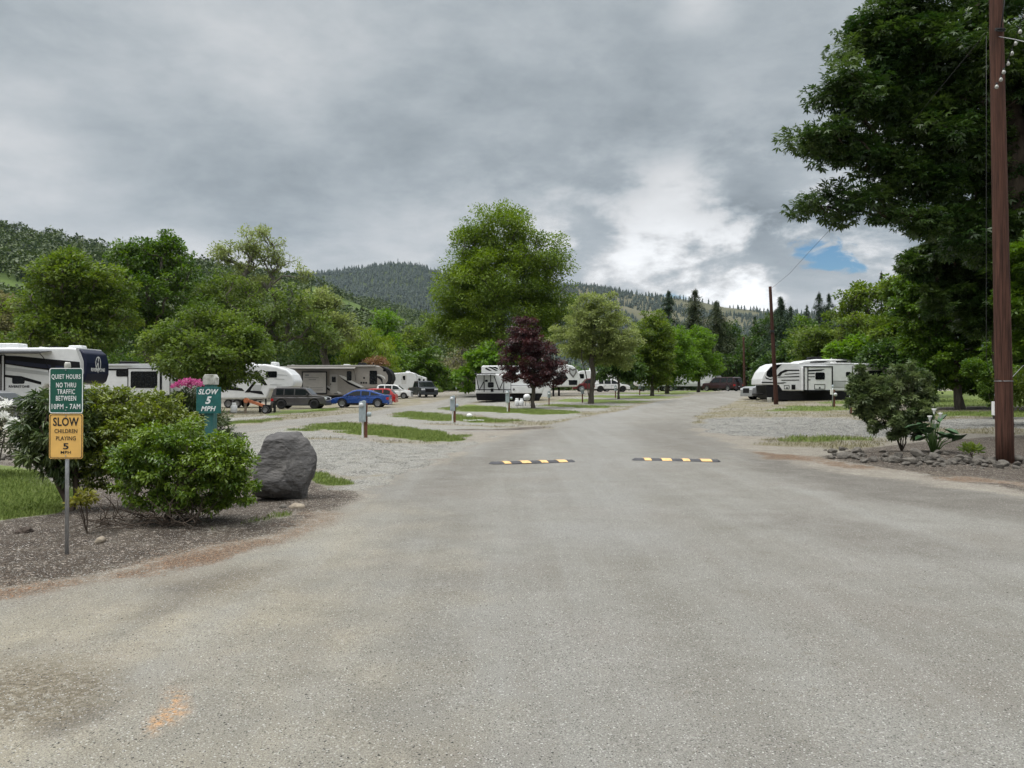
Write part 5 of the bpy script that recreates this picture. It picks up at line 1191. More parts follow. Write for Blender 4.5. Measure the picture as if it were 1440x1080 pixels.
# 3 white fifth wheel under the olive tree
r = RVX('fifth_wheel_trailer', 'white fifth wheel with black swoosh parked behind the dark grey utility vehicle', 63, 296, group=GV)
r.prism('body', [(296,515),(358,512),(372,512),(389,515),(403,519.5),(411,527),(415,536),(413.5,544),(402,547.5),(380,548.5),(375,561),(296,562)], V_white, bevel=.16)
r.decals('graphics', [[(357,523),(361,521),(369,530),(376,541.5),(372,542),(363,534)], [(344,552),(352,543),(358,536),(360,538),(354,546),(351,552)], [(350,549),(368,550),(371,555),(352,552)], [(300,540),(340,546),(344,550),(300,547)]], V_black)
r.decals('grey_swoosh', [[(352,541),(369,541.5),(366,549.5),(356,549)], [(389,526),(404,527.5),(404,528.1),(389,527)], [(386,532),(400,533),(400,533.8),(386,533)], [(380,540),(396,541),(396,541.8),(380,541)]], V_lgrey)
r.win(374.5, 389, 522.5, 530.5); r.win(330, 346, 524, 533)
r.roofbox('air_conditioner', 376.5, 385.5, 508.5, 513.5); r.roofbox('roof_vent', 340, 352, 509.5, 513.5, ya=.9, yb=1.4)
r.wheels([320, 332]); r.gear(372)

# 4 long grey fifth wheel
r = RVX('fifth_wheel_trailer', 'long taupe-grey fifth wheel with black nose behind the blue sedan', 86, 386, group=GV)
r.prism('body', [(386,515.5),(410,514.6),(528,514.2),(538,515.5),(546,520),(550.3,527),(550.3,534),(547,541),(541,545.5),(515,546.5),(509,556),(386,557)], V_taupe, bevel=.12)
r.prism('front_cap', [(533,514.2),(539,515.5),(547,520),(551.3,527),(551.3,534),(548,541.5),(541.5,546),(538,545.6),(545,535),(545,528),(541,521)], V_black, -.02, r.D+.02, bevel=.08)
r.prism('roof_edge', [(404,513.6),(528,513.4),(528,515.6),(404,516.6)], V_grey, -.18, r.D, bevel=.03)
r.awning(405, 501, 516, 518, 1.5, V_grey, drop=.25)
r.prism('slide_out', [(427,524),(460,523.5),(460,553),(427,553)], V_grey, -.5, 0, bevel=.03); r.frame('slide_frame', 426, 461.5, 522.5, 554, .12, V_black, off=.5, t=.02)
r.decals('lower_graphics', [[(436,533.5),(446,533.5),(446,534.4),(436,534.4)], [(430,530.5),(450,531),(450,531.7),(430,531.3)], [(438,545),(456,545),(456,545.7),(438,545.7)], [(440,548),(456,548),(456,548.7),(440,548.7)], [(431,526.5),(436,526.5),(436,529),(431,529)]], V_greyd, .015, off=.5)
r.door(464, 474.5, 526.5, 553, V_grey); r.win(488, 494, 522.5, 535); r.win(520, 530, 521.5, 540)
r.decals('white_swoosh', [[(476,527),(484,529),(498,537),(512,544),(508,545),(494,538.5),(482,532)], [(450,538),(456,540),(481,553),(477,553.6),(462,545)], [(526,526.5),(536,527),(541,530),(542,534),(539,530.5),(534,528.3)]], V_offw)
r.decals('black_swoosh', [[(478,530.5),(494,539),(510,546),(504,546),(490,540)], [(452,540.5),(476,554),(471,554),(460,547.5)], [(527,528.5),(534,529.3),(538,533),(538,540),(535,534)]], V_black, .014)
for i, p in enumerate([(508, 538.3), (511.5, 538.3), (515, 538.3), (512, 531.5)]):
    l, z = r.q(*p); g = MB(); g.lathe([(0, -.02), (.1, -.018), (.11, -.001)], 12, 'y', (l, 0, z)); g.build('fuel_door', V_black, r.rt)
r.win(539, 542.5, 519.5, 522, r=.05)
r.roofbox('air_conditioner', 501, 513, 509.5, 514.5, V_black); r.roofbox('roof_vent', 406, 411, 512.5, 514.5, V_offw, .8, 1.4, .03); r.roofbox('air_conditioner', 480, 490, 511.8, 514.3, V_offw)
r.prism('skirting', [(388,557),(509,556),(508,561),(388,562)], V_black, .1, r.D-.1, bevel=0); r.gear(515); r.wheels([432, 444, 456])

# 5 far white pair
r = RVX('fifth_wheel_trailer', 'white fifth wheel showing between the grey trailer nose and the dark pickup', 113, 546, group=GV)
r.prism('body', [(546,525),(578,523.3),(583,525),(585,531),(585,543),(578,545.5),(574,546),(573,552),(546,552)], V_white, bevel=.12); r.door(564.5, 571.5, 527, 540, V_offw); r.win(567, 570, 530, 534.5); r.win(551, 556, 530, 535)
r.decals('graphics', [[(546,541),(563,541.5),(563,543),(546,543)]], V_lgrey); r.wheels([555]); r.roofbox('roof_vent', 569, 576, 521.5, 524)
r = RVX('fifth_wheel_trailer', 'stepped white fifth wheel right of the dark pickup', 119, 578, group=GV)
r.prism('body', [(578,526),(586,526.5),(590,528),(600,531),(600,546.5),(596,548.5),(578,549)], V_white, bevel=.1); r.win(588.5, 591.3, 532.5, 540.5); r.win(594.8, 597, 533.5, 540); r.decals('seams', [[(592.7,530),(593.2,530),(593.2,548),(592.7,548)], [(586.6,528),(587.1,528),(587.1,548),(586.6,548)]], V_lgrey); r.wheels([584])
# 6 farthest white trailer
r = RVX('travel_trailer', 'small distant white trailer at the end of the side road', 157, 636, group=GV)
r.prism('body', [(636,529),(638,527.8),(668,528),(668,544),(636,544)], V_white, bevel=.1); r.door(642, 646, 530.5, 542.5, V_lgrey)
r.prism('slide_out', [(649,529.5),(664,529.5),(664,543),(649,543)], V_offw, -.5, 0, bevel=.03); r.frame('slide_trim', 651.5, 662.5, 534, 542, .12, V_white, off=.5); r.decals('lower_band', [[(636,544),(668,544),(668,547.5),(636,546.5)]], V_black); r.wheels([653, 657]); r.roofbox('roof_vent', 641, 645, 526.3, 528.3)

# 7 black and white travel trailer
r = RVX('travel_trailer', 'white travel trailer with black skirt and awning frame left of the purple maple', 70, 668.5, group=GV)
r.prism('body', [(669,529),(671,526.5),(758,526.5),(765,531),(766,545),(762,553.5),(669,553.5)], V_white, bevel=.08)
r.prism('skirting', [(669,553.5),(763,553.5),(757,565),(671,563)], V_black, .01, r.D-.01, bevel=.02)
r.awning(668, 697, 525.3, 527, 1.0, V_black, arms=False, drop=.05)
g = MB()
for a, b_ in (((669.5,527),(674,549)), ((674,549),(681,536)), ((681,528),(681,551)), ((695,529),(702,549)), ((702,549),(708.5,534)), ((708.5,528),(708.5,552)), ((670,548),(718,548)), ((690,527),(690,537))):
    (x, z), (u, v) = r.q(*a), r.q(*b_); g.tube([(x, -.35, z), (u, -.35, v)], .045, 6)
g.build('awning_frame', V_black, r.rt)
r.win(686.5, 693.8, 538, 544.5); r.win(682.5, 685.5, 534.5, 536.6, r=.03); r.decals('vent_grille', [[(690,546.3),(694,546.3),(694,551),(690,551)], [(675,557),(679,557),(679,559.5),(675,559.5)]], V_black)
r.decals('side_lines', [[(719,541.6),(747,541.6),(747,542.4),(719,542.4)], [(718,531),(718.7,531),(718.7,552),(718,552)], [(722,550.6),(750,550.6),(750,551),(722,551)]], V_trim); r.prism('slide_out', [(720,542.5),(749,542.5),(749,553),(720,553)], V_white, -.35, 0, bevel=.03)
l, z = r.q(722.5, 547.5); g = MB(); g.lathe([(0, -.385), (.09, -.382), (.1, -.351)], 6, 'y', (l, 0, z)); g.build('emblem', V_greyd, r.rt)
r.wheels([725, 738]); 
g = MB()
for i in range(3): l, z = r.q(691, 560); g.box(l-.45, l+.35, -.25-.22*i, -.03-.22*i, z-.15-.2*i, z-.11-.2*i)
for dx in (-.45, .33): l, z = r.q(691, 560); g.box(l+dx, l+dx+.03, -.75, -.02, z-.62, z-.1)
g.build('steps', V_black, r.rt)
r.roofbox('air_conditioner', 718, 732, 522.5, 526.6)
# 7b fifth wheel behind it with chevron nose
r = RVX('fifth_wheel_trailer', 'white fifth wheel with chevron-shaped black nose emblem behind the purple maple', 80, 677, group=GV)
r.prism('body', [(677,515),(679,514),(784,514),(797,512.5),(806,514.5),(813,521),(816,531),(815.5,540),(811,544),(776,544.5),(771,562),(677,562)], V_white, bevel=.12)
r.decals('graphics', [[(686,515.8),(690,515.8),(700,521),(697,521.5)], [(691,515.8),(697,515.8),(700,517.8),(700,519.5)], [(684,517),(692,521.5),(688,521.5),(682,518.5)], [(778,533),(795,526),(799,532),(790,541),(776,540)]], V_black)
r.decals('nose_emblem', [[(800,518),(801.5,517.2),(805,519.3),(809.5,517.6),(811,519),(811,524),(806,531.5),(800.5,525)]], V_greyd, .03); r.decals('nose_emblem_inner', [[(802,520),(805.5,522),(809.3,520.3),(809,524),(806,528.5),(802.3,524)]], V_lgrey, .045)
r.prism('nose_window', [(799.5,534.5),(812,534.5),(811.5,541.3),(800,541.3)], V_glass, -.03, .3, bevel=.02); r.win(740, 752, 519, 526)
r.prism('skirting', [(700,560),(771,560),(770,566),(700,566)], V_black, .1, 2.3, bevel=0); r.gear(787); r.gear(779); r.wheels([715, 727]); r.roofbox('air_conditioner', 775, 788, 509.8, 514.2)
# white camper behind the red pickup
r = RVX('travel_trailer', 'pale camper with dark rear windows behind the red pickup', 128, 812, group=GV)
r.prism('body', [(812,525),(816,521.5),(828,520.5),(868,527),(868,541),(812,543)], V_white, bevel=.1); r.win(815, 821, 526, 532); r.win(836, 846, 527.5, 531); r.decals('graphics', [[(822,533),(866,536),(866,537.5),(822,535)]], V_greyd); r.roofbox('roof_vent', 829, 834, 517.5, 521.5); r.wheels([840])

# 8 long white trailer by the roadside trees
r = RVX('travel_trailer', 'long white trailer with curved black stripes behind the bright roadside trees', 111, 893.5, group=GV)
r.prism('body', [(894,538),(896,532),(900,524),(904,520.8),(998,520.2),(1002,523),(1003.5,530),(1003.5,538),(1000.5,543),(899,543),(895,541)], V_white, bevel=.12)
r.decals('lower_band', [[(897,539.3),(1001.5,539.3),(1000.5,543),(899,543)]], V_lgrey)
r.win(902, 908.5, 524, 530.5); r.win(919, 925, 532, 535); r.win(903.5, 906.5, 536, 538.6, r=.04); r.win(979, 986.5, 525.5, 529.5); r.win(913, 915.5, 537, 538.5, r=.04)
r.decals('graphics', [[(978,522),(970,526),(966,531),(966,537.5),(968,538),(969,532),(973,527.5),(981,523)], [(945,527),(963,523),(976,521.5),(965,524.2),(950,529)], [(899,531),(918,532),(918,533),(899,532.3)], [(927,533),(945,534),(945,534.8),(927,534)]], V_black)
r.decals('grey_swoosh', [[(972,536),(975,528.5),(984,524),(978,530),(975,538)]], V_greyd)
r.door(952, 958, 525.5, 541, V_offw); g = MB()
for p in (928, 948): l, z = r.q(p, 541); l2, z2 = r.q(p, 524); g.box(l-.04, l+.04, -.12, -.04, z, z2)
g.build('awning_arm', V_black, r.rt); r.prism('awning_tube', [(927,522.2),(950,522.2),(950,523.6),(927,523.6)], V_trim, -.2, -.02, bevel=.03)
r.prism('side_compartment', [(992,536),(999,536),(999,539),(992,539)], V_offw, -.03, 0, bevel=.01)
r.wheels([935.5, 944], r=.38); r.roofbox('air_conditioner', 957, 968, 517.3, 520.8); r.roofbox('air_conditioner', 912, 920, 518, 521); r.gear(905)
# grey small trailer
r = RVX('cargo_trailer', 'small grey cargo trailer between the long white trailer and the dark red wagon', 109, 1004, group=GV)
r.prism('body', [(1004,542),(1005,531),(1007,528.3),(1014,528.5),(1016,533),(1016,542.5)], mat('grey_trailer_skin', (.2, .205, .21), .6), 0, 1.8, bevel=.06); r.decals('door', [[(1008,531),(1013,531),(1013,541),(1008,541)]], V_greyd); r.wheels([1010], r=.3)

# 9 right-hand trailer
r = RVX('travel_trailer', 'white travel trailer with black stripes and slide-out on the right side of the road', 57, 1069.5, group=GV)
r.prism('body', [(1070.5,541),(1071,533),(1075.5,523),(1083,514.5),(1091,511),(1102,510.3),(1278,511),(1280,513),(1280,550),(1100,549.5),(1094,541.5)], V_white, bevel=.12)
r.prism('skirting', [(1077,541.8),(1094,541.8),(1100,549.7),(1280,550.2),(1280,563),(1098,563),(1080,560)], V_black, .03, r.D-.03, bevel=.02)
r.prism('front_window', [(1078,522),(1083,516.5),(1090,513),(1101,511.6),(1094,518),(1090,524),(1087,530.5),(1081,531),(1077,528)], V_glass, -.02, r.D+.02, bevel=.06)
r.decals('nose_trim', [[(1071,536.8),(1087,537),(1087,538.6),(1071,538.6)], [(1076,529),(1078,531),(1083,533),(1088,532),(1084,534.5),(1077,532.5)]], V_black)
r.decals('graphics', [[(1092,529),(1097,523),(1104,519.8),(1124,519.8),(1124,521.6),(1108,521.8),(1100,525),(1097,529)], [(1093,530),(1124,528.6),(1124,530.2),(1094,530.8)], [(1104,525.6),(1124,524.4),(1124,525.6),(1103,526.8)], [(1098,534.2),(1124,533.8),(1124,535),(1100,535.4)], [(1092,538.2),(1106,537.4),(1102,539.4),(1094,539.6)], [(1090,541),(1095,541.2),(1100,548.8),(1097,549)]], V_black)
r.prism('slide_out', [(1126,516.5),(1164,516.5),(1164,549.3),(1126,549.3)], V_white, -.75, 0, bevel=.03); r.frame('slide_frame', 1124.3, 1165.3, 515.3, 549.9, .085, V_black, off=.75, t=.025)
r.decals('slide_stripe', [[(1129.8,517),(1131.3,517),(1131.3,548.5),(1129.8,548.5)], [(1131.5,520.5),(1154,519.5),(1149,521.8),(1131.5,522.6)], [(1131.5,525),(1140,524.6),(1140,526),(1131.5,526.2)], [(1131.5,529.4),(1140,529.4),(1140,530.4),(1131.5,530.4)], [(1131.5,533.9),(1135,533.9),(1133,535),(1131.5,535)]], V_black, .015, off=.75)
r.win(1141.5, 1153.5, 524.5, 533.5, off=.75); r.frame('hatch', 1139.5, 1154.5, 540.3, 547.5, .035, V_black, off=.75, t=.015); r.frame('hatch', 1102.5, 1110, 541.7, 547.3, .035, V_black, t=.015)
r.decals('grille', [[(1113,541),(1118.5,541),(1118.5,547.8),(1113,547.8)]], V_black); r.win(1190, 1195.8, 523.5, 529); r.win(1190, 1193, 540.5, 544)
for p in ((1106.5, 545.5), (1147, 545.3)):
    l, z = r.q(*p); g = MB(); g.box(l-.05, l+.05, -.03-(.75 if p[0] > 1130 else 0), -.001-(.75 if p[0] > 1130 else 0), z-.05, z+.05); g.build('latch', V_black, r.rt)
r.decals('side_lines', [[(1166,535.6),(1196,535.6),(1196,536.4),(1166,536.4)], [(1166,544.4),(1196,544.4),(1196,544.9),(1166,544.9)], [(1124,510.9),(1278,511.6),(1278,512.4),(1124,511.9)], [(1198,515),(1199.4,515),(1199.4,549),(1198,549)]], V_greyd)
r.decals('grey_panel', [[(1166,537),(1189,537),(1189,543.8),(1166,543.8)]], V_lgrey)
r.prism('awning', [(1200,511.5),(1268,511.8),(1268,514),(1200,514)], V_lgrey, -.25, 0, bevel=.04); r.prism('slide_out', [(1206,517),(1258,517),(1258,549),(1206,549)], V_grey, -.6, 0, bevel=.03); r.win(1215, 1235, 522, 534, off=.6)
r.wheels([1200, 1216], r=.38); r.gear(1106)
l, z = r.q(1080, 556); g = MB(); g.tube([(l+1.0, 1.2, .55), (l-.8, 1.2, .5)], .05, 6); g.tube([(l+1.0, .5, .55), (l-.8, 1.2, .5)], .05, 6); g.build('tongue', V_black, r.rt)
r.roofbox('roof_vent', 1178, 1184, 507.8, 511, V_offw, .9, 1.4, .03)
# 10 behind it
r = RVX('fifth_wheel_trailer', 'fifth wheel whose white roof shows above the right-hand trailer', 65, 1118, group=GV)
r.prism('body', [(1118,520),(1120,511),(1130,507),(1148,505),(1194,505),(1290,508.5),(1292,512),(1292,548),(1150,552),(1146,540),(1120,538)], V_white, bevel=.14); r.decals('graphics', [[(1140,508.3),(1165,507.3),(1158,510),(1138,511)], [(1170,507.5),(1192,507.5),(1192,509.3),(1172,509.3)]], V_black)
r.roofbox('air_conditioner', 1143, 1162, 501.3, 505.8, V_black); r.roofbox('air_conditioner', 1217, 1236, 504.6, 509.6, V_black); r.roofbox('roof_vent', 1173, 1182, 502.8, 506); r.wheels([1230, 1244])
# aerial mast behind the shrub
bm_ = onground(1253, 62); am = empty('aerial_mast', bm_, 0, 'pair of thin white masts with a crossbar above the rear of the right-hand trailer', 'aerial mast'); o = Vector(bm_)
for p in (1253, 1275): tubeobj('mast', [Vector((P(p, 548, 62)[0], 62, bm_[2])), P(p, 490 if p < 1260 else 486.5, 62)], .035, V_white, am, offset=o)
tubeobj('crossbar', [P(1253, 491, 62), P(1264, 490.5, 62)], .025, V_white, am, offset=o); tubeobj('crossbar', [P(1260, 491, 62), P(1262, 497, 62)], .03, V_lgrey, am, offset=o)

# ---------------------------------------------------------------- cars
def car(name, label, cat, loc, rz, L, W, low, gh, pillars, wheels_, m, wr=.33, flip=False, glass=None, rim=None, group='cars and pickups parked on the sites', bed=None, grille=None, clad=None, belt=None, rails=False, roofm=None):
    """low: outline of the lower body's top edge from rear to nose (front at +x, rear at 0); gh: cabin outline from rear base over the roof to the windscreen base"""
    rt = empty(name, loc, rz, label, cat, group); fx = (lambda x: L-x) if flip else (lambda x: x); sgn = -1 if flip else 1; hw = W/2
    ztop = max(p[1] for p in gh); zb = min(gh[0][1], gh[-1][1]); clr = wr*.72; Ra = wr*1.16
    bot = [(low[-1][0], clr+.06)]
    for wx in sorted(wheels_, reverse=True):
        for k in range(9):
            a = math.pi*k/8; x, z = wx+Ra*math.cos(a), wr+Ra*math.sin(a)
            bot.append((x, max(z, clr)))
    bot.append((low[0][0], clr+.08))
    out = low+bot; tp = lambda x, z, y: y*(1-.045*max(0, (abs(fx(x)-L/2)/(L/2)-.75)/.25)-.03*(z > zb-.02))
    b = MB(); b.prism([(fx(x), z) for x, z in out], -hw, hw, taper=tp); body = b.build('body', m, rt, bevel=.045, seg=3)
    def hy(z): t = min(1, max(0, (z-zb)/(ztop-zb))); return hw*.97-.17*t
    b = MB(); b.prism([(fx(x), z) for x, z in gh], -1, 1, taper=lambda x, z, y: y*hy(z)); b.build('cabin', roofm or m, rt, bevel=.04, seg=3)
    gx = [p[0] for p in gh]; roof = lambda x: np.interp(x, gx, [p[1] for p in gh])
    for side in (-1, 1):
        for (xa, xb) in pillars:
            xs = np.linspace(xa, xb, 8); top = [(x, roof(x)-.12) for x in xs if roof(x)-.12 > zb+.09]
            if len(top) < 2: continue
            pl = [(top[0][0], zb+.06), ]+top+[(top[-1][0], zb+.06)]
            if top[-1][0] < xb-.01: pl[-1] = (xb, zb+.06)
            if top[0][0] > xa+.01: pl[0] = (xa, zb+.06)
            vs = [(fx(x), side*(hy(z)+.012), z) for x, z in pl]+[(fx(x), side*(hy(z)-.01), z) for x, z in pl]; n = len(pl)
            b = MB(); b.add(vs, [tuple(range(n)), tuple(range(n, 2*n))[::-1]]+[(i, (i+1) % n, (i+1) % n+n, i+n) for i in range(n)]); b.build('window', glass or V_glass2, rt)
    def screen(p, q, nm):
        (x0, z0), (x1, z1) = p, q; dx, dz = x1-x0, z1-z0; l = math.hypot(dx, dz); nx, nz = dz/l, -dx/l
        if (nx > 0) != ((x0+x1)/2 > L/2): nx, nz = -nx, -nz
        c = []
        for t in (.1, .88):
            x, z = x0+dx*t, z0+dz*t
            for e in (.012, -.01): c.append((x+nx*e, z+nz*e))
        b = MB(); ww = [hy(z0+dz*.1)-.09, hy(z0+dz*.88)-.09]
        vs = []
        for (x, z), w_ in zip(c, (ww[0], ww[0], ww[1], ww[1])): vs += [(fx(x), -w_, z), (fx(x), w_, z)]
        b.add(vs, [(0, 1, 5, 4), (2, 6, 7, 3), (0, 4, 6, 2), (1, 3, 7, 5), (0, 2, 3, 1), (4, 5, 7, 6)]); b.build(nm, glass or V_glass2, rt)
    screen(gh[-1], gh[-2], 'windscreen'); screen(gh[0], gh[1], 'rear_window')
    for wx in wheels_:
        for s in (-1, 1): wheel(rt, fx(wx), s*(hw-.01), wr, wr, -s*.2, rim)
    b = MB(); b.box(min(fx(wheels_[0]-Ra*.9), fx(wheels_[1]+Ra*.9)), max(fx(wheels_[0]-Ra*.9), fx(wheels_[1]+Ra*.9)), -hw+.22, hw-.22, clr-.02, wr+Ra+.02); b.build('underbody', V_trim, rt)
    nz = low[-1][1]; xn = low[-1][0]; nosez = low[-2][1]
    def b2(nm, xa, xb, ya, yb, za, zc, mm_, bev=.01, par=None):
        b = MB(); u, v = sorted((fx(xa), fx(xb))); b.box(u, v, ya, yb, za, zc); return b.build(nm, mm_, par or rt, bevel=bev)
    for s in (-1, 1):
        ya, yb = sorted((s*(hw*.96-.02), s*(hw*.55))); b2('headlight', xn-.22, xn+.006, ya, yb, nosez-.2, nosez-.05, V_head)
        ya, yb = sorted((s*(hw*.965+.0), s*(hw*.72))); b2('tail_light', low[0][0]-.012, low[0][0]+.2, ya, yb, low[0][1]-.30, low[0][1]-.1, V_tail)
        ya, yb = sorted((s*(hw*.97), s*(hw*.97+.18))); mx_ = gh[-1][0]-.32; b2('mirror', mx_-.1, mx_, ya, yb, zb+.02, zb+.16, m)
        for (xa, xb) in pillars[-2:]:
            ya, yb = sorted((s*(hw), s*(hw+.025))); b2('door_handle', xa+.06, xa+.24, ya, yb, zb-.14, zb-.11, V_trim, .004)
        ya, yb = sorted((s*(hw+.004), s*(hw-.03)))
        for (xa, xb) in pillars[-2:]: b2('door_seam', xa-.035, xa-.02, ya, yb, clr+.12, zb-.01, V_trim, 0)
        if rails: ya, yb = sorted((s*(hw-.24), s*(hw-.28))); b2('roof_rail', gh[1][0]+.2, gh[-2][0]-.15, ya, yb, ztop+.02, ztop+.06, V_trim, .008)
        if clad:
            ya, yb = sorted((s*(hw+.008), s*(hw-.05))); b2('side_cladding', wheels_[0]+Ra, wheels_[1]-Ra, ya, yb, clr, clr+.16, V_trim)
    b2('grille', xn-.02, xn+.01, -hw*.5, hw*.5, nosez-.22 if not grille else nosez-grille, nosez-.07, V_black)
    b2('front_bumper', xn-.12, xn+.03, -hw*.93, hw*.93, clr, clr+.2, V_trim if clad is not None else m, .02)
    b2('rear_bumper', low[0][0]-.04, low[0][0]+.12, -hw*.93, hw*.93, clr, clr+.2, V_trim if clad is not None else m, .02)
    b2('number_plate', low[0][0]-.05, low[0][0]-.03, -.16, .16, clr+.28, clr+.4, V_plate, 0)
    if bed: b2('truck_bed_liner', bed[0], bed[1], -hw+.12, hw-.12, low[0][1]-.06, low[0][1]+.012, V_trim, 0)
    return rt
def carpx(d, x0px, rot=0, off=.95):
    a, _ = ray(x0px, 548); return (a*d, d+off, gz(a*d+2, d+1))
suv_low = lambda L, h=1.0: [(0.02, h*.95), (.1, h), (L*.7, h+.02), (L*.90, h*.93), (L*.965, h*.86), (L, h*.66)]
P_grey = paint('car_dark_grey', (.075, .07, .072), .3); P_blue = paint('car_blue', (.012, .055, .24), .2, .25); P_red = paint('car_red', (.36, .022, .02), .1); P_white = paint('car_white', (.68, .68, .68)); P_dkpick = paint('pickup_slate', (.03, .036, .042), .3)
P_maroon = paint('car_maroon', (.028, .009, .011), .2); P_silver = paint('pickup_silver', (.36, .37, .38), .5); P_redp = paint('pickup_red', (.14, .014, .016), .1)
car('utility_vehicle', 'dark grey boxy utility vehicle beside the white fifth wheel', 'car', carpx(59, 380), 0, 4.26, 1.82, [(0.02,.9),(.06,1.02),(3.1,1.06),(3.9,1.0),(4.12,.94),(4.26,.62)], [(.06,1.02),(.2,1.56),(.45,1.66),(2.45,1.65),(2.68,1.6),(3.2,1.06)], [(.42,.98),(1.06,1.78),(1.88,2.95)], (.82, 3.35), P_grey, .37, rim=V_rimd, clad=1, rails=True)
car('sedan', 'bright blue fastback sedan in front of the grey fifth wheel', 'car', carpx(61, 463.5), 0, 4.72, 1.84, [(0.04,.92),(.1,1.0),(.6,1.0),(3.25,.9),(4.2,.80),(4.55,.7),(4.72,.5)], [(.25,.98),(1.5,1.36),(2.0,1.43),(2.6,1.42),(2.95,1.34),(3.75,.90)], [(.75,1.5),(1.6,2.22),(2.3,3.35)], (.93, 3.75), P_blue, .34, flip=True, rim=V_rim)
car('hatchback', 'bright red hatchback half hidden behind the blue sedan', 'car', carpx(69, 490), 0, 4.2, 1.8, [(0.02,.86),(.08,.98),(3.0,.92),(3.8,.82),(4.05,.72),(4.2,.5)], [(.1,.96),(.5,1.4),(.8,1.5),(2.2,1.49),(2.5,1.42),(3.3,.93)], [(.5,1.1),(1.2,1.95),(2.05,3.0)], (.8, 3.3), P_red, .33, flip=True)
car('compact_car', 'small white hatchback with its nose toward the dark pickup', 'car', carpx(84, 527), 0, 3.95, 1.8, [(0.02,.86),(.08,.98),(2.9,1.0),(3.6,.93),(3.85,.85),(3.95,.55)], [(.08,.97),(.3,1.5),(.6,1.58),(2.1,1.57),(2.4,1.5),(3.05,1.0)], [(.4,1.0),(1.1,1.8),(1.9,2.8)], (.7, 3.15), P_white, .33, group=None)
pick_low = lambda: [(0.02,1.05),(.06,1.12),(1.95,1.12),(2.0,1.12),(4.4,1.15),(5.45,1.1),(5.7,1.02),(5.82,.7)]
pick_gh = lambda: [(2.0,1.1),(2.1,1.75),(2.3,1.86),(3.7,1.86),(3.95,1.78),(4.6,1.13)]
bx = onground(577, 89); car('pickup_truck', 'dark slate pickup facing the camera in front of the far white fifth wheels', 'pickup truck', (bx[0]+.45, bx[1]+2, bx[2]), R(-68), 5.82, 2.02, pick_low(), pick_gh(), [(2.35,3.05),(3.15,4.35)], (1.1, 4.75), P_dkpick, .4, bed=(.15, 1.85), grille=.42, rim=V_rim)
car('pickup_truck', 'dark red pickup behind the forked sage-green roadside tree', 'pickup truck', carpx(107, 806), 0, 5.82, 2.02, pick_low(), pick_gh(), [(2.35,3.05),(3.15,4.35)], (1.1, 4.75), P_redp, .42, bed=(.15, 1.85), grille=.42, flip=True)
car('crossover', 'white crossover parked behind the short dark green young tree', 'car', carpx(101, 834.5), 0, 4.82, 1.9, [(0.02,.92),(.08,1.02),(3.4,1.04),(4.4,.96),(4.65,.86),(4.82,.6)], [(.1,1.0),(.55,1.52),(.9,1.66),(2.5,1.67),(2.85,1.6),(3.75,1.04)], [(.75,1.35),(1.45,2.3),(2.4,3.45)], (.95, 3.9), P_white, .38, rim=V_rimd, clad=1)
bx = onground(1033, 104); car('large_wagon', 'dark maroon long-roofed wagon seen from behind at the end of the road', 'car', (bx[0]+.6, bx[1], bx[2]), R(128), 5.5, 2.02, [(0.02,1.0),(.06,1.15),(4.0,1.16),(5.1,1.1),(5.35,1.0),(5.5,.6)], [(.06,1.12),(.2,1.8),(.45,1.9),(3.2,1.9),(3.5,1.82),(4.2,1.16)], [(.4,1.2),(1.35,2.3),(2.45,3.9)], (1.1, 4.6), P_maroon, .38, grille=.3)
bx = onground(1060, 60); car('pickup_truck', 'silver pickup nosing out from behind the right-hand trailer', 'pickup truck', (bx[0]+5.7, bx[1]+2.9, bx[2]), R(180+10), 5.82, 2.04, pick_low(), pick_gh(), [(2.35,3.05),(3.15,4.35)], (1.1, 4.75), P_silver, .42, bed=(.15, 1.85), grille=.45)
bx = onground(-20, 35); car('sedan', 'grey car behind the white-flowered shrub at the left edge', 'car', (bx[0]-2.8, bx[1]+1.4, bx[2]), 0, 4.6, 1.8, [(0.04,.92),(.1,1.0),(.9,1.02),(3.3,1.0),(4.2,.93),(4.5,.8),(4.6,.55)], [(.5,1.0),(1.2,1.42),(1.6,1.47),(2.4,1.46),(2.7,1.38),(3.4,1.0)], [(1.1,1.85),(1.95,3.0)], (.85, 3.7), paint('car_mid_grey', (.2, .2, .2), .3), .33)

# ---------------------------------------------------------------- small camp things
def tank(px, py, s, label, colr=None):
    b = G(px, py); rt = empty('propane_tank', b, 0, label, 'propane tank', 'white propane tanks'); m = MB(); m.lathe([(0, .02), (.12, .02), (.15, .06), (.155, .2), (.15, .34), (.1, .40), (0, .42)], 16); bo = m.build('cylinder', V_white, rt, smooth=True)
    m = MB(); m.lathe([(.09, .38), (.1, .39), (.1, .5), (.09, .5), (.09, .38)], 14); m.build('collar', V_white, rt, smooth=True); rt.scale = (s, s, s); return rt
tank(727, 571, 1.25, 'white propane tank on the gravel before the black trailer skirt, left of the pair'); tank(733.5, 571, 1.2, 'white propane tank on the gravel before the black trailer skirt, right of the pair')
tank(329, 581, 1.35, 'stout white gas tank below the teal sign board')
b = G(741, 570.5); rt = empty('barbecue_grill', b, 0, 'white kettle barbecue on dark legs left of the purple maple trunk', 'barbecue'); rt.scale = (.78, .78, .95); m = MB(); m.lathe([(0, 1.0), (.2, .98), (.34, .85), (.36, .72), (.36, .70)], 18); m.build('lid', V_white, rt, smooth=True)
m = MB(); m.lathe([(.36, .7), (.3, .52), (.12, .44), (0, .43)], 18); m.build('bowl', V_offw, rt, smooth=True)
for a in (0, 2.1, 4.2): m = MB(); m.tube([(.2*math.cos(a), .2*math.sin(a), .48), (.34*math.cos(a), .34*math.sin(a), 0)], .02, 6); m.build('leg', V_black, rt)
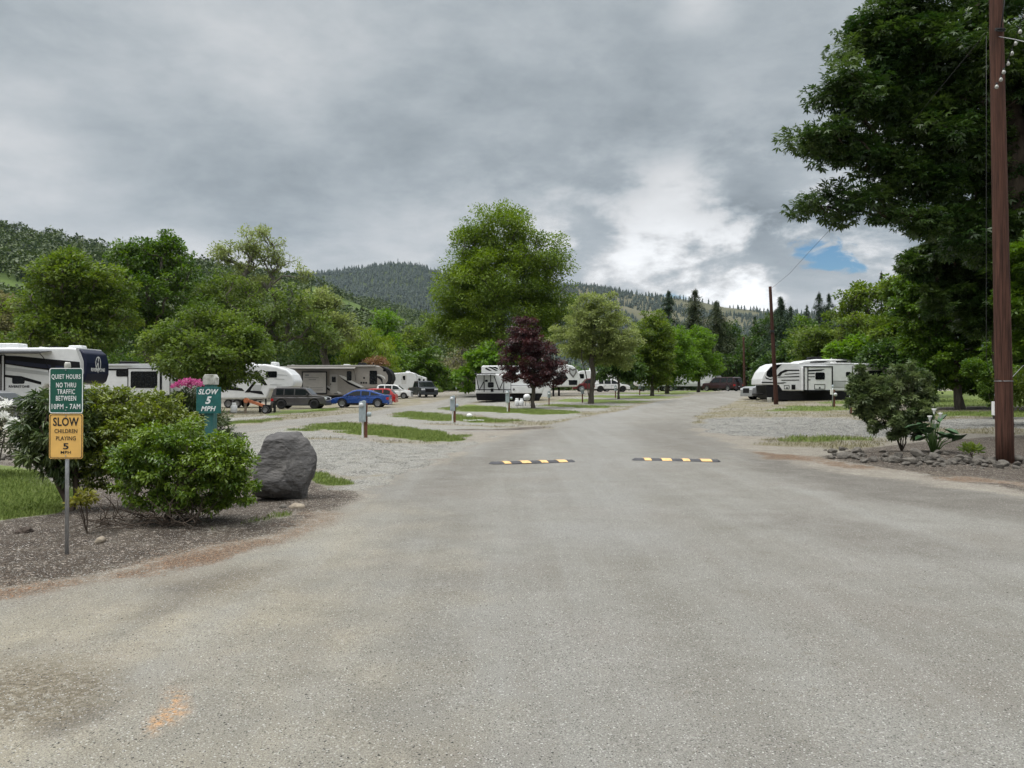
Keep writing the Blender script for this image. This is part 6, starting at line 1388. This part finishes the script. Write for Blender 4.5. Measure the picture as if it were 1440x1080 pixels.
b = G(1082, 566); m = MB(); m.lathe([(0, 0), (.15, 0), (.17, .36), (.175, .37), (.15, .37), (0, .34)], 14); o = m.build('bucket', V_white, None, smooth=True, loc=b); tag(o, 'white bucket on the ground under the nose of the right-hand trailer', 'bucket')
# folding table with gear near the tongue
b = G(1073, 564); rt = empty('folding_table', b, 0, 'dark folding table with gear beside the nose of the right-hand trailer', 'table'); m = MB(); m.box(-.5, .5, -.25, .25, .68, .71); m.build('table_top', V_trim, rt)
for x in (-.45, .45):
    for y in (-.2, .2): m = MB(); m.tube([(x, y, 0), (x, y, .68)], .015, 6); m.build('leg', V_black, rt)
# log splitter and site clutter left of the utility vehicle
M_orange = mat('faded_orange_paint', (.42, .14, .06), .6, var=.3, scale=6); M_wood = mat('weathered_wood', (.2, .16, .12), .9, var=.3)
b = G(345, 581.5); rt = empty('log_splitter', b, 0, 'faded orange log splitter on a low frame left of the dark grey vehicle', 'log splitter'); m = MB(); m.obox((.75, 0, .62), (1.5, .16, .18), (0, .32, 0)); m.build('beam', M_orange, rt, bevel=.02)
m = MB(); m.lathe([(0, -.1), (.16, -.1), (.16, .1), (0, .1)], 14, 'y', (.1, -.1, .82)); m.build('cylinder_head', M_orange, rt)
m = MB(); m.box(-.05, .07, -.06, .06, 0, 1.0); m.build('stand', M_wood, rt); m = MB(); m.box(1.15, 1.6, -.2, .2, .25, .55); m.build('engine', V_black, rt, bevel=.03)
for y in (-.35, .35): wheel(rt, 1.35, y, .24, .24, .1 if y < 0 else -.1)
b = G(1310/8+300-112, 580); b = G(376, 580); rt = empty('camp_rack', b, 0, 'dark metal rack of pots near the rear wheel of the dark grey vehicle', 'rack'); m = MB(); m.box(-.5, .5, -.2, .2, .3, .34); m.box(-.5, .5, -.2, .2, .05, .08); m.build('shelf', V_black, rt)
for x in (-.48, .48): m = MB(); m.box(x-.02, x+.02, -.2, .2, 0, .75); m.build('leg', V_black, rt)
for x in (-.3, 0, .3): m = MB(); m.lathe([(0, .34), (.08, .34), (.11, .5), (.1, .5), (0, .48)], 12, c=(x, 0, 0)); m.build('pot', M_wood, rt)
b = G(330, 568.5); rt = empty('cargo_trailer', (b[0]-1.0, b[1], b[2]), 0, 'small grey box trailer with tilted ramp door beside the teal sign board', 'cargo trailer'); m = MB(); m.prism([(0, .45), (1.55, .45), (1.75, 1.55), (.22, 1.5)], 0, 1.6); m.build('body', mat('ramp_grey', (.22, .215, .2), .7), rt, bevel=.03); m = MB(); m.prism([(.42, .65), (1.3, .65), (1.42, 1.38), (.55, 1.36)], -.03, -.001); m.build('ramp_door', V_greyd, rt, bevel=.01)
for y in (.1, 1.5): wheel(rt, .8, y, .3, .3, .15 if y < 1 else -.15)
M_ston = None
b = G(660, 587); m = MB(); m.lathe([(0, 0), (.14, .02), (.16, .12), (.1, .2), (0, .22)], 10); o = m.build('landscape_light_cover', V_plastic if False else M_plastic_w, None, smooth=True, loc=b); tag(o, 'small white cover lying on the second grass strip right of its pedestal', 'cover')
b = G(666, 592); m = MB(); m.tube([Vector((.5*t, .25*math.sin(t*4), .03)) for t in [k*.2-1 for k in range(11)]], .03, 6); o = m.build('white_hose', M_plastic_w, None, smooth=True, loc=b); tag(o, 'white water hose lying at the edge of the second grass strip', 'hose')
# ================================================================ SKY, SUN, CAMERA
def build_world():
    w = bpy.data.worlds.new('World'); scene.world = w; w.use_nodes = True
    nt = w.node_tree; nt.nodes.clear(); ln = nt.links
    out = nt.nodes.new('ShaderNodeOutputWorld')
    sky = N(nt, 'ShaderNodeTexSky', sky_type='NISHITA', sun_disc=False, sun_elevation=R(60), sun_rotation=R(SUN_AZ), air_density=1.0, dust_density=.6)
    bsky = N(nt, 'ShaderNodeBackground', inp={'Strength': .075}); hs = N(nt, 'ShaderNodeHueSaturation', inp={'Saturation': 1.45, 'Value': .92}); ln.new(sky.outputs[0], hs.inputs['Color']); ln.new(hs.outputs[0], bsky.inputs[0])
    tc = N(nt, 'ShaderNodeTexCoord'); sp = N(nt, 'ShaderNodeSeparateXYZ'); ln.new(tc.outputs['Generated'], sp.inputs[0])
    X, Y, Z = sp.outputs
    def M(op, *a, clamp=False):
        n = N(nt, 'ShaderNodeMath', operation=op, use_clamp=clamp)
        for i, v in enumerate(a):
            if isinstance(v, (int, float)): n.inputs[i].default_value = v
            else: ln.new(v, n.inputs[i])
        return n.outputs[0]
    def MR(v, a, b, c=0, d=1, s=True):
        n = N(nt, 'ShaderNodeMapRange', inp={'From Min': a, 'From Max': b, 'To Min': c, 'To Max': d})
        if s: n.interpolation_type = 'SMOOTHSTEP'
        ln.new(v, n.inputs['Value']); return n.outputs['Result']
    def NZ(vec, scale, detail=6, rough=.55, dist=0):
        n = N(nt, 'ShaderNodeTexNoise', inp={'Scale': scale, 'Detail': detail, 'Roughness': rough, 'Distortion': dist}); ln.new(vec, n.inputs['Vector']); return n.outputs['Fac']
    # cloud layer seen in perspective: direction projected on a slab overhead
    den = M('ADD', M('MAXIMUM', Z, 0), .16)
    cmb = N(nt, 'ShaderNodeCombineXYZ'); ln.new(M('DIVIDE', X, den), cmb.inputs[0]); ln.new(M('DIVIDE', Y, den), cmb.inputs[1]); cmb.inputs[2].default_value = 3.7
    v = cmb.outputs[0]
    az = M('ARCTAN2', X, Y); el = M('ARCSINE', Z)
    azd = M('MULTIPLY', az, 57.2958); eld = M('MULTIPLY', el, 57.2958)
    cae = N(nt, 'ShaderNodeCombineXYZ'); ln.new(azd, cae.inputs[0]); ln.new(M('MULTIPLY', eld, 1.9), cae.inputs[1]); cae.inputs[2].default_value = 1.3
    va = cae.outputs[0]
    def G2(a0, e0, sa, se):   # soft spot in the sky at azimuth a0, elevation e0 degrees
        a = M('POWER', M('DIVIDE', M('SUBTRACT', azd, a0), sa), 2); e = M('POWER', M('DIVIDE', M('SUBTRACT', eld, e0), se), 2)
        return M('EXPONENT', M('MULTIPLY', M('ADD', a, e), -1))
    n_big = NZ(v, .55, 5, .5, .1); n_mid = NZ(v, 1.5, 8, .6, .25); n_fin = NZ(va, .13, 9, .58, .12); n_f2 = NZ(va, .055, 6, .52, .15)
    n_rag0 = NZ(va, .38, 7, .6, .3)
    # base luminance
    L = M('ADD', .465, M('MULTIPLY', M('SUBTRACT', n_big, .5), .30)); L = M('ADD', L, M('MULTIPLY', M('SUBTRACT', n_mid, .5), .38)); L = M('ADD', L, M('MULTIPLY', M('SUBTRACT', n_f2, .5), .30)); L = M('ADD', L, M('MULTIPLY', M('SUBTRACT', n_fin, .5), .26)); L = M('ADD', L, M('MULTIPLY', M('SUBTRACT', n_rag0, .5), .10))
    for a0, e0, sa, se, k in ((-28, 21, 14, 8, -.03), (-4, 18, 16, 5, -.05), (-18, 15, 22, 4, -.07), (-32, 12.5, 8, 3, .10), (-14, 24, 9, 4, .05), (-22, 8, 14, 2.6, .2), (-33, 15.5, 5, 1.2, .1), (-5, 12, 9, 2, .06), (10, 19, 5, 3, -.05), (0, 9, 14, 2.5, .03),
                              (13.5, 26, 3.2, 2.2, .26), (11, 16, 4, 2.2, .10), (25, 22, 7, 6, -.02), (17, 12, 6, 3, .05), (6, 13.5, 5, 2.2, -.02), (4, 26, 8, 4, -.03), (-34, 18.3, 5, 1.6, .12), (-16, 20.5, 5, 2, .07), (8, 11, 5, 2.2, .05), (13, 14.2, 2.6, 1.5, .10), (16.5, 12.6, 3, 1.5, -.10), (22, 14, 4, 2, .12)):
        L = M('ADD', L, M('MULTIPLY', G2(a0, e0, sa, se), k))
    # bright broken cumulus low on the right
    zone = M('MULTIPLY', G2(18, 8.5, 18, 6), 1)
    puff = MR(n_fin, .42, .60, -.28, 1)
    L = M('ADD', L, M('MULTIPLY', M('MULTIPLY', zone, puff), .50)); L = M('ADD', L, M('MULTIPLY', G2(16, 6.2, 20, 3.2), .20))
    # an overcast sky is much brighter overhead than near the horizon
    L = M('ADD', L, MR(eld, 27, 65, 0, ZEN))
    L = M('MAXIMUM', L, .12)
    warm = N(nt, 'ShaderNodeMix', data_type='RGBA'); ln.new(MR(L, .3, .75), warm.inputs[0])
    warm.inputs[6].default_value = (.88, .995, 1.08, 1); warm.inputs[7].default_value = (.985, 1, 1.015, 1)
    sc = N(nt, 'ShaderNodeVectorMath', operation='SCALE'); ln.new(warm.outputs[2], sc.inputs[0]); ln.new(L, sc.inputs['Scale'])
    bcl = N(nt, 'ShaderNodeBackground', inp={'Strength': .755}); ln.new(sc.outputs[0], bcl.inputs[0])
    # gaps of blue
    gap = M('ADD', M('MULTIPLY', G2(21.8, 9.4, 2.5, 1.4), .95), M('MULTIPLY', G2(24.2, 8.3, 2.6, .7), .85)); gap = M('ADD', gap, M('MULTIPLY', G2(11.2, 6.6, 1.6, .45), .9)); gap = M('ADD', gap, M('MULTIPLY', G2(25.5, 9.7, 2, .4), .35))
    n_rag = NZ(va, .42, 8, .62, .4)
    near_gap = MR(gap, .12, .35)
    gap = MR(M('ADD', gap, M('ADD', M('MULTIPLY', M('SUBTRACT', n_fin, .5), 1.6), M('MULTIPLY', M('SUBTRACT', n_rag, .5), 3.4))), .45, 1.1); gap = M('MULTIPLY', gap, near_gap)
    ms = N(nt, 'ShaderNodeMixShader'); ln.new(gap, ms.inputs[0]); ln.new(bcl.outputs[0], ms.inputs[1]); ln.new(bsky.outputs[0], ms.inputs[2])
    ln.new(ms.outputs[0], out.inputs[0])
SUN_AZ, ZEN, HAZE = -105, 2.6, 2.4e-5
build_world()
sd = bpy.data.lights.new('sun', 'SUN'); sd.energy = 1.5; sd.angle = R(13); sd.color = (1, .97, .92)
so = bpy.data.objects.new('sun', sd); COL.objects.link(so); so.location = (0, 0, 60)
el, az = R(60), R(SUN_AZ)
dirv = Vector((math.sin(az)*math.cos(el), math.cos(az)*math.cos(el), math.sin(el)))
so.rotation_euler = dirv.to_track_quat('Z', 'Y').to_euler()
cam = bpy.data.cameras.new('camera'); cam.lens = 27; cam.sensor_width = 36; cam.clip_end = 20000; cam.clip_start = .05
co = bpy.data.objects.new('camera', cam); COL.objects.link(co); co.location = (0, 0, EYE); co.rotation_euler = (R(90)+PITCH, 0, 0)
scene.camera = co
scene.view_settings.view_transform = 'Standard'; scene.view_settings.look = 'None'; scene.view_settings.exposure = .42; scene.view_settings.gamma = 1
scene.cycles.max_bounces = 6; scene.cycles.diffuse_bounces = 3; scene.cycles.glossy_bounces = 3; scene.cycles.transmission_bounces = 4; scene.cycles.transparent_max_bounces = 8
scene.cycles.use_denoising = True

# ---- the air between here and the hills
mb = MB(); mb.box(-4600, 4600, -60, 4600, -12, 900)
hm = bpy.data.materials.new('haze_air'); hm.use_nodes = True; hn = hm.node_tree; hn.nodes.clear(); ho = hn.nodes.new('ShaderNodeOutputMaterial')
pv = hn.nodes.new('ShaderNodeVolumePrincipled'); pv.inputs['Color'].default_value = (.6, .78, 1, 1); pv.inputs['Density'].default_value = HAZE; pv.inputs['Anisotropy'].default_value = .2
hn.links.new(pv.outputs[0], ho.inputs['Volume']); hz = mb.build('haze', hm); tag(hz, kind='stuff')
